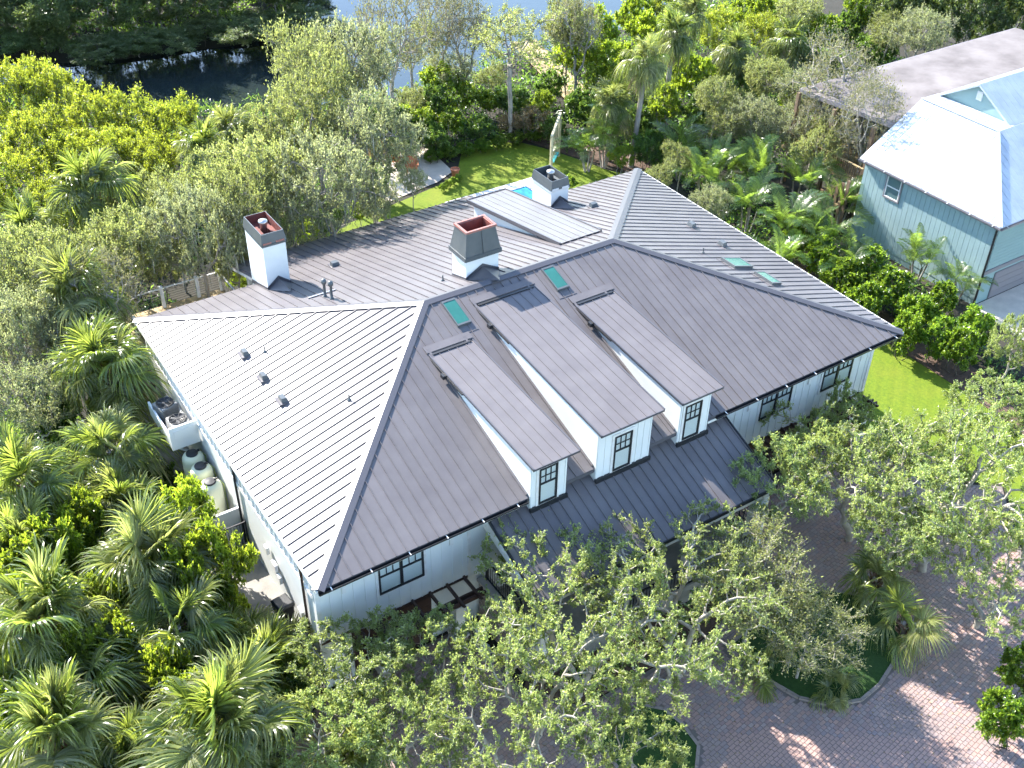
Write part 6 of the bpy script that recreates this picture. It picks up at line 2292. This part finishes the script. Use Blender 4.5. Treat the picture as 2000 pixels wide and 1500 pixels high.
# far bank
FBK = 'dark trees on the far bank'
rb = random.Random(9)
bankx = [p_[0] for p_ in FAR][::-1]
banky = [p_[1] for p_ in FAR][::-1]
for row, (off, zc, rr, stp) in enumerate(((-1.9, 1.3, 2.7, 2.5), (1.4, 3.2, 3.4, 4.2), (6.0, 6.0, 4.2, 5.0), (12.0, 7.6, 4.8, 6.5))):
    x_ = -16.0
    while x_ < 33:
        y_ = float(np.interp(x_, bankx[:9], banky[:9])) + off + rb.uniform(-1.2, 1.2)
        plant(rb.choice(('far_a', 'far_b')), 0, 0, rr * rb.uniform(0.85, 1.2), ['low dark shrub hanging into the water along the far bank', 'low dark green tree leaning over the water on the far bank', 'tall dark green tree in the wood on the far bank', 'dark green tree at the back of the far bank wood'][row], zc * rb.uniform(0.85, 1.2), FBK, 'bank_tree', at=(x_, y_))
        x_ += stp * rb.uniform(0.8, 1.2)

# shrubs round the back lawn
SB = 'shrubs round the back lawn'
sb = [('broad_a', 880, 235, 1.4, 1.7, 'bright green shrub at the back of the lawn'), ('dark_a', 935, 250, 1.3, 1.3, 'dark shrub in the middle behind the clipped hedge'), ('broad_b', 800, 235, 1.5, 2.0, 'bright shrub behind the orange chairs'),
      ('dark_a', 780, 275, 1.2, 1.6, 'dark shrub next to the patio pots'), ('red_shrub', 1040, 235, 1.4, 1.4, 'reddish shrub between lawn and boardwalk'), ('dark_a', 1080, 250, 1.2, 1.2, 'dark shrub behind the swing frame'),
      ('broad_a', 1120, 95, 1.9, 3.4, 'bright green tree beside the boardwalk'), ('broad_b', 1190, 120, 1.7, 3.0, 'bright green tree right of the boardwalk'), ('broad_a', 1060, 200, 1.0, 1.8, 'small bright shrub at the house end of the boardwalk'),
      ('broad_b', 1215, 305, 0.85, 1.4, 'yellow-green shrub at the right corner of the back lawn'), ('olive_a', 1285, 350, 1.2, 2.4, 'olive shrub behind the far corner of the roof'), ('grey_a', 1395, 395, 1.3, 2.6, 'silvery shrub beside the right roof edge'),
      ('dark_a', 1270, 290, 1.3, 1.8, 'dark shrub at the foot of the tall bare trunk'), ('broad_a', 960, 195, 1.3, 1.5, 'bright shrub at the foot of the tall forked oak'), ('red_shrub', 745, 300, 1.1, 1.4, 'reddish shrub at the left end of the patio'),
      ('broad_b', 1160, 60, 1.8, 3.6, 'bright tree at the river right of the forked oak'), ('dark_a', 850, 270, 1.1, 1.4, 'dark shrub left of the clipped hedge')]
for key, x_, y_, r_, z_, lb in sb:
    plant(key, x_, y_, r_, lb, z_, SB, 'shrub', 'shrub')
sb2 = [('dark_a', 850, 205, 1.6, 2.0, 'dark shrub below the slender water-side oak'), ('broad_b', 905, 185, 1.5, 1.7, 'green shrub at the bank left of the forked oak'), ('olive_a', 960, 150, 1.4, 2.0, 'olive shrub at the water left of the forked oak'),
       ('dark_a', 1000, 195, 1.5, 1.5, 'dark shrub at the trunk of the forked oak'), ('dark_a', 1075, 165, 1.4, 1.6, 'dark shrub beside the boardwalk planks'), ('broad_a', 860, 160, 1.6, 2.6, 'green shrub at the water in the middle'),
       ('olive_b', 810, 195, 1.6, 2.4, 'olive shrub under the slender oak'), ('dark_a', 1140, 205, 1.5, 1.8, 'dark shrub at the house end right of the boardwalk'), ('broad_b', 1185, 160, 1.5, 2.6, 'green shrub left of the drooping pale palm'),
       ('dark_a', 1240, 240, 1.5, 1.8, 'dark shrub left of the tall bare trunk'), ('grey_b', 880, 130, 1.9, 3.2, 'grey oak standing at the water left of the forked oak'), ('broad_a', 1025, 210, 1.0, 1.2, 'green shrub right of the forked trunk'),
       ('dark_a', 760, 240, 1.6, 2.0, 'dark shrub under the greyish riverside oak'), ('dark_a', 820, 255, 1.2, 1.4, 'dark shrub directly behind the patio'), ('red_shrub', 1000, 240, 1.1, 1.1, 'reddish shrub behind the middle of the hedge'),
       ('dark_a', 640, 420, 1.3, 1.5, 'dark shrub at the roof edge under the moss-hung oak'), ('broad_b', 590, 450, 1.0, 1.2, 'bright shrub at the roof edge behind the left chimney'), ('broad_a', 700, 410, 0.9, 1.1, 'bright shrub at the left end of the back lawn'), ('dark_a', 730, 350, 1.2, 1.5, 'dark shrub left of the patio'), ('broad_b', 470, 545, 0.8, 1.2, 'bright shrub in the corner beside the left chimney')]
for key, x_, y_, r_, z_, lb in sb2:
    plant(key, x_, y_, r_, lb, z_, SB, 'shrub', 'shrub')
# clipped hedge along the far edge of the lawn
for k in range(7):
    t = k / 6
    x_, y_ = 845 + (1040 - 845) * t, 303 + (262 - 303) * t
    plant('clusia_a' if k % 2 else 'clusia_b', x_, y_, 0.75, 'clipped green hedge plant in the row behind the back lawn', 0.55, 'clipped hedge behind the back lawn', 'hedge_plant', 'hedge')
for k in range(4):
    plant('clusia_a', 865 + k * 10, 365 - k * 6, 0.30, 'low clipped yellow-green plant edging the patio', 0.32, 'low edging at the patio', 'edging_plant', 'hedge')
plant('clusia_b', 1112, 355, 0.55, 'small rounded shrub on the lawn right of the pool chimney', 0.6, None, 'shrub', 'shrub')

# feather palms
FT = 'feather palms right of the back lawn'
ft = [(1150, 265, 2.4, 1.0, 'feather palm right of the swing frame'), (1185, 240, 3.0, 1.1, 'feather palm behind the one by the swing frame'), (1335, 255, 3.2, 1.15, 'feather palm right of the tall bare trunk'),
      (1420, 300, 3.0, 1.1, 'feather palm above the silvery shrub'), (1470, 370, 3.0, 1.15, 'feather palm by the roof edge left of the two large ones'), (1545, 400, 3.2, 1.2, 'large feather palm in the middle of the side thicket'), (1615, 420, 3.2, 1.2, 'large feather palm nearest the teal wall'),
      (1530, 470, 2.6, 1.0, 'low feather palm above the clipped shrubs'), (1650, 365, 2.8, 1.0, 'feather palm beside the neighbour stairs'), (1570, 330, 3.0, 1.05, 'feather palm in the thicket below the bare tree'), (1660, 480, 2.6, 1.0, 'feather palm against the teal wall corner'),
      (1380, 320, 2.8, 1.0, 'feather palm between trunk and silvery shrub'), (1480, 300, 3.2, 1.1, 'feather palm in the upper side thicket'),
      (1805, 480, 2.4, 0.9, 'feather palm standing before the teal wall'), (1880, 530, 2.0, 0.8, 'small feather palm at the corner of the teal house'), (1820, 20, 3.0, 1.2, 'feather palm at the top right beyond the flat roof'), (1930, 40, 3.2, 1.2, 'feather palm at the top right edge')]
for x_, y_, z_, s_, lb in ft:
    feather_palm(x_, y_, z_, s_, lb, FT)

# clipped shrubs between the two houses
HG = 'glossy shrubs between the two houses'
hg = [(1600, 500, 1.2), (1650, 545, 1.3), (1700, 520, 1.2), (1690, 590, 1.2), (1745, 565, 1.3), (1790, 610, 1.2), (1770, 650, 1.0), (1835, 660, 1.1), (1880, 680, 1.1), (1905, 640, 1.1), (1840, 590, 1.0), (1560, 470, 1.0)]
hl = ['glossy shrub under the low feather palm', 'glossy shrub nearest the right roof edge', 'glossy shrub at the foot of the teal wall', 'glossy shrub beside the right roof slope', 'glossy shrub in the middle of the side row', 'glossy shrub below the palm at the teal wall', 'glossy shrub overhanging the mulch bed', 'glossy shrub right of the mulch bed', 'yellowish glossy shrub at the near end of the row', 'glossy shrub by the neighbour drive', 'glossy shrub under the teal house corner', 'glossy shrub at the far end of the side row']
for k, (x_, y_, r_) in enumerate(hg):
    plant('clusia_a' if k % 2 else 'clusia_b', x_, y_, r_, hl[k], 1.5, HG, 'glossy_shrub', 'shrub')

# thicket at the upper right
TK = 'thicket at the upper right'
tk = [('olive_a', 1400, 190, 2.0, 4.0, 'olive tree right of the tall palms'), ('broad_b', 1340, 140, 1.7, 3.2, 'green tree between the tall palm trunks'), ('grey_a', 1480, 230, 2.0, 3.8, 'grey-green tree in the upper right thicket'),
      ('olive_b', 1500, 150, 2.0, 4.0, 'olive tree left of the bare tree'), ('mangrove_a', 1400, 60, 1.9, 3.4, 'yellow-green tree near the top beside the river'), ('broad_a', 1240, 30, 1.8, 3.4, 'yellow-green tree at the top right of the water'),
      ('grey_b', 1545, 250, 1.9, 3.6, 'grey tree above the feather palms'), ('olive_a', 1600, 290, 1.8, 3.6, 'olive tree beside the veranda'), ('bare', 1640, 160, 3.5, 6.2, 'nearly leafless pale tree beside the flat stained roof'),
      ('bare', 1600, 230, 2.2, 4.2, 'pale half-bare tree left of the flat stained roof'), ('bare', 1665, 275, 2.2, 3.8, 'pale twiggy tree beside the veranda railing'), ('bare', 1705, 225, 2.2, 6.0, 'pale twiggy tree against the near edge of the flat roof'), ('olive_b', 1640, 255, 1.6, 3.6, 'olive tree hiding the veranda posts'), ('grey_a', 1580, 180, 2.0, 4.2, 'grey tree at the far corner of the flat roof'), ('olive_b', 1420, 240, 1.7, 3.4, 'olive tree above the silvery shrub'),
      ('mangrove_b', 1490, 60, 1.7, 3.0, 'yellow-green tree beside the moored boat'), ('broad_b', 1570, 190, 1.6, 2.8, 'green shrub under the bare tree'), ('dark_a', 1650, 60, 1.8, 2.2, 'dark shrub below the thick dark trunk'),
      ('broad_a', 1690, 20, 2.0, 3.2, 'green tree right of the thick dark trunk'), ('big_oak', 1620, -150, 3.6, 8.5, 'tree with a thick dark trunk at the top edge'), ('far_a', 1760, 10, 3.0, 4.6, 'dark tree behind the flat roof'),
      ('far_b', 1900, 10, 3.2, 5.0, 'dark tree at the top right corner'), ('far_a', 1990, 20, 3.0, 4.6, 'dark tree at the right end of the flat roof'), ('grey_b', 1800, 60, 2.2, 5.0, 'pale-trunked tree at the edge of the flat roof'),
      ('dark_a', 1600, 130, 1.6, 1.8, 'dark low shrub under the bare tree'), ('dark_a', 1450, 170, 1.8, 2.0, 'dark low shrub in the upper right thicket'), ('dark_a', 1370, 220, 1.6, 1.8, 'dark low shrub behind the tall bare trunk'), ('broad_b', 1470, 15, 2.0, 3.4, 'green tree in front of the moored boat'), ('olive_b', 1560, 25, 2.2, 4.0, 'olive tree left of the thick dark trunk'), ('broad_a', 1600, 60, 1.8, 2.8, 'green shrub left of the thick dark trunk'),
      ('mangrove_a', 1300, 20, 2.0, 3.6, 'yellow-green tree at the top beside the open water'), ('olive_a', 1740, 60, 2.2, 3.8, 'olive tree behind the rear edge of the flat roof'), ('dark_a', 1710, 100, 1.8, 2.0, 'dark shrub at the rear edge of the flat roof'), ('broad_b', 1850, -20, 2.4, 4.0, 'green tree at the top right edge'), ('dark_a', 1530, 110, 1.7, 2.0, 'dark shrub under the olive trees at top right'),
      ('broad_b', 1295, 200, 1.5, 2.6, 'green shrub behind the tall bare trunk'), ('broad_a', 1270, 60, 1.8, 3.2, 'green tree left of the tall palm crown'), ('olive_a', 1330, 310, 1.2, 2.4, 'olive shrub beyond the back corner of the roof')]
for key, x_, y_, r_, z_, lb in tk:
    plant(key, x_, y_, r_, lb, z_, TK, 'thicket_tree', 'tree')

# undergrowth that nobody could count
rng = np.random.default_rng(21)
n_ = 330000
ux = rng.uniform(-16, 62, n_)
uy = rng.uniform(-10, 80, n_)
keep = (poly_signed(ux, uy, RIV) > 0.3) & ((uy < 52) | (ux < 36))
for rect in ((-2.7, 25.5, -3.0, 22.5), (4, 34, 20, 29), (38, 62, 4, 21)):
    keep &= ~((ux > rect[0]) & (ux < rect[1]) & (uy > rect[2]) & (uy < rect[3]))
for pg in ([(2, 23), (8, 22.2), (20, 22.2), (33, 20), (33.2, 25), (30.9, 29.6), (29.2, 33.3), (25.4, 33.8), (22, 30.6), (6, 28.5)], [(18.2, 30.25), (22.0, 30.95), (23.5, 31.7), (23.8, 35.4), (21.8, 36.2), (19.0, 34.2), (17.8, 32.0)], [(25.3, -3.0), (25.3, 12), (33.9, 12), (33.9, -2), (31.6, -4.5), (28.3, -5.0)], DRIVE, [(24.2, -9.6), (28.2, -5.15), (40, -6), (36, -18), (26, -14)], [(36, -4), (36, 5), (47, 5), (47, -4)]):
    keep &= poly_signed(ux, uy, np.array(pg, float)) > 0.25
cl = np.sin(ux * 1.3) * np.cos(uy * 1.1) + rng.normal(0, 0.5, n_)
keep &= cl > -0.35
ux, uy = ux[keep], uy[keep]
m_ = len(ux)
uz = rng.uniform(0.02, 1.0, m_) * (0.6 + 0.4 * np.sin(ux * 0.9 + uy))
c = np.stack([ux, uy, np.maximum(uz, 0.03)], 1)
ax = unit(rng.normal(0, 1, (m_, 3)) + np.array([0, 0, 0.5]))
nr = unit(rng.normal(0, 0.6, (m_, 3)) + np.array([0, 0, 1.0]))
V, T = leaves(rng, c, ax, nr, rng.uniform(0.18, 0.42, m_), rng.uniform(0.08, 0.18, m_))
tag(link('undergrowth', arr_mesh('undergrowth', V, T, L['dark'])), 'low leafy undergrowth covering the ground between the trees', 'undergrowth', kind='stuff')

# fallen leaves on the drive
rng = np.random.default_rng(41)
fx_, fy_ = rng.uniform(0, 26, 5200), rng.uniform(-16, 0, 5200)
kf = poly_signed(fx_, fy_, np.array(DRIVE, float)) < -0.1
kf &= (np.sin(fx_ * 0.8 + 1) * np.cos(fy_ * 0.7) + rng.normal(0, 0.5, len(fx_))) > 0.0
fx_, fy_ = fx_[kf], fy_[kf]
m_ = len(fx_)
c = np.stack([fx_, fy_, np.full(m_, 0.074)], 1)
a_ = rng.uniform(0, 6.28, m_)
V, T = leaves(rng, c, np.stack([np.cos(a_), np.sin(a_), rng.uniform(0, 0.2, m_)], 1), unit(rng.normal(0, 0.2, (m_, 3)) + np.array([0, 0, 1.0])), rng.uniform(0.06, 0.11, m_), rng.uniform(0.03, 0.05, m_))
tag(link('fallen_leaves', arr_mesh('fallen_leaves', V, T, M['dry_leaf'])), 'dry fallen leaves scattered over the paved driveway', 'leaf litter', kind='stuff')
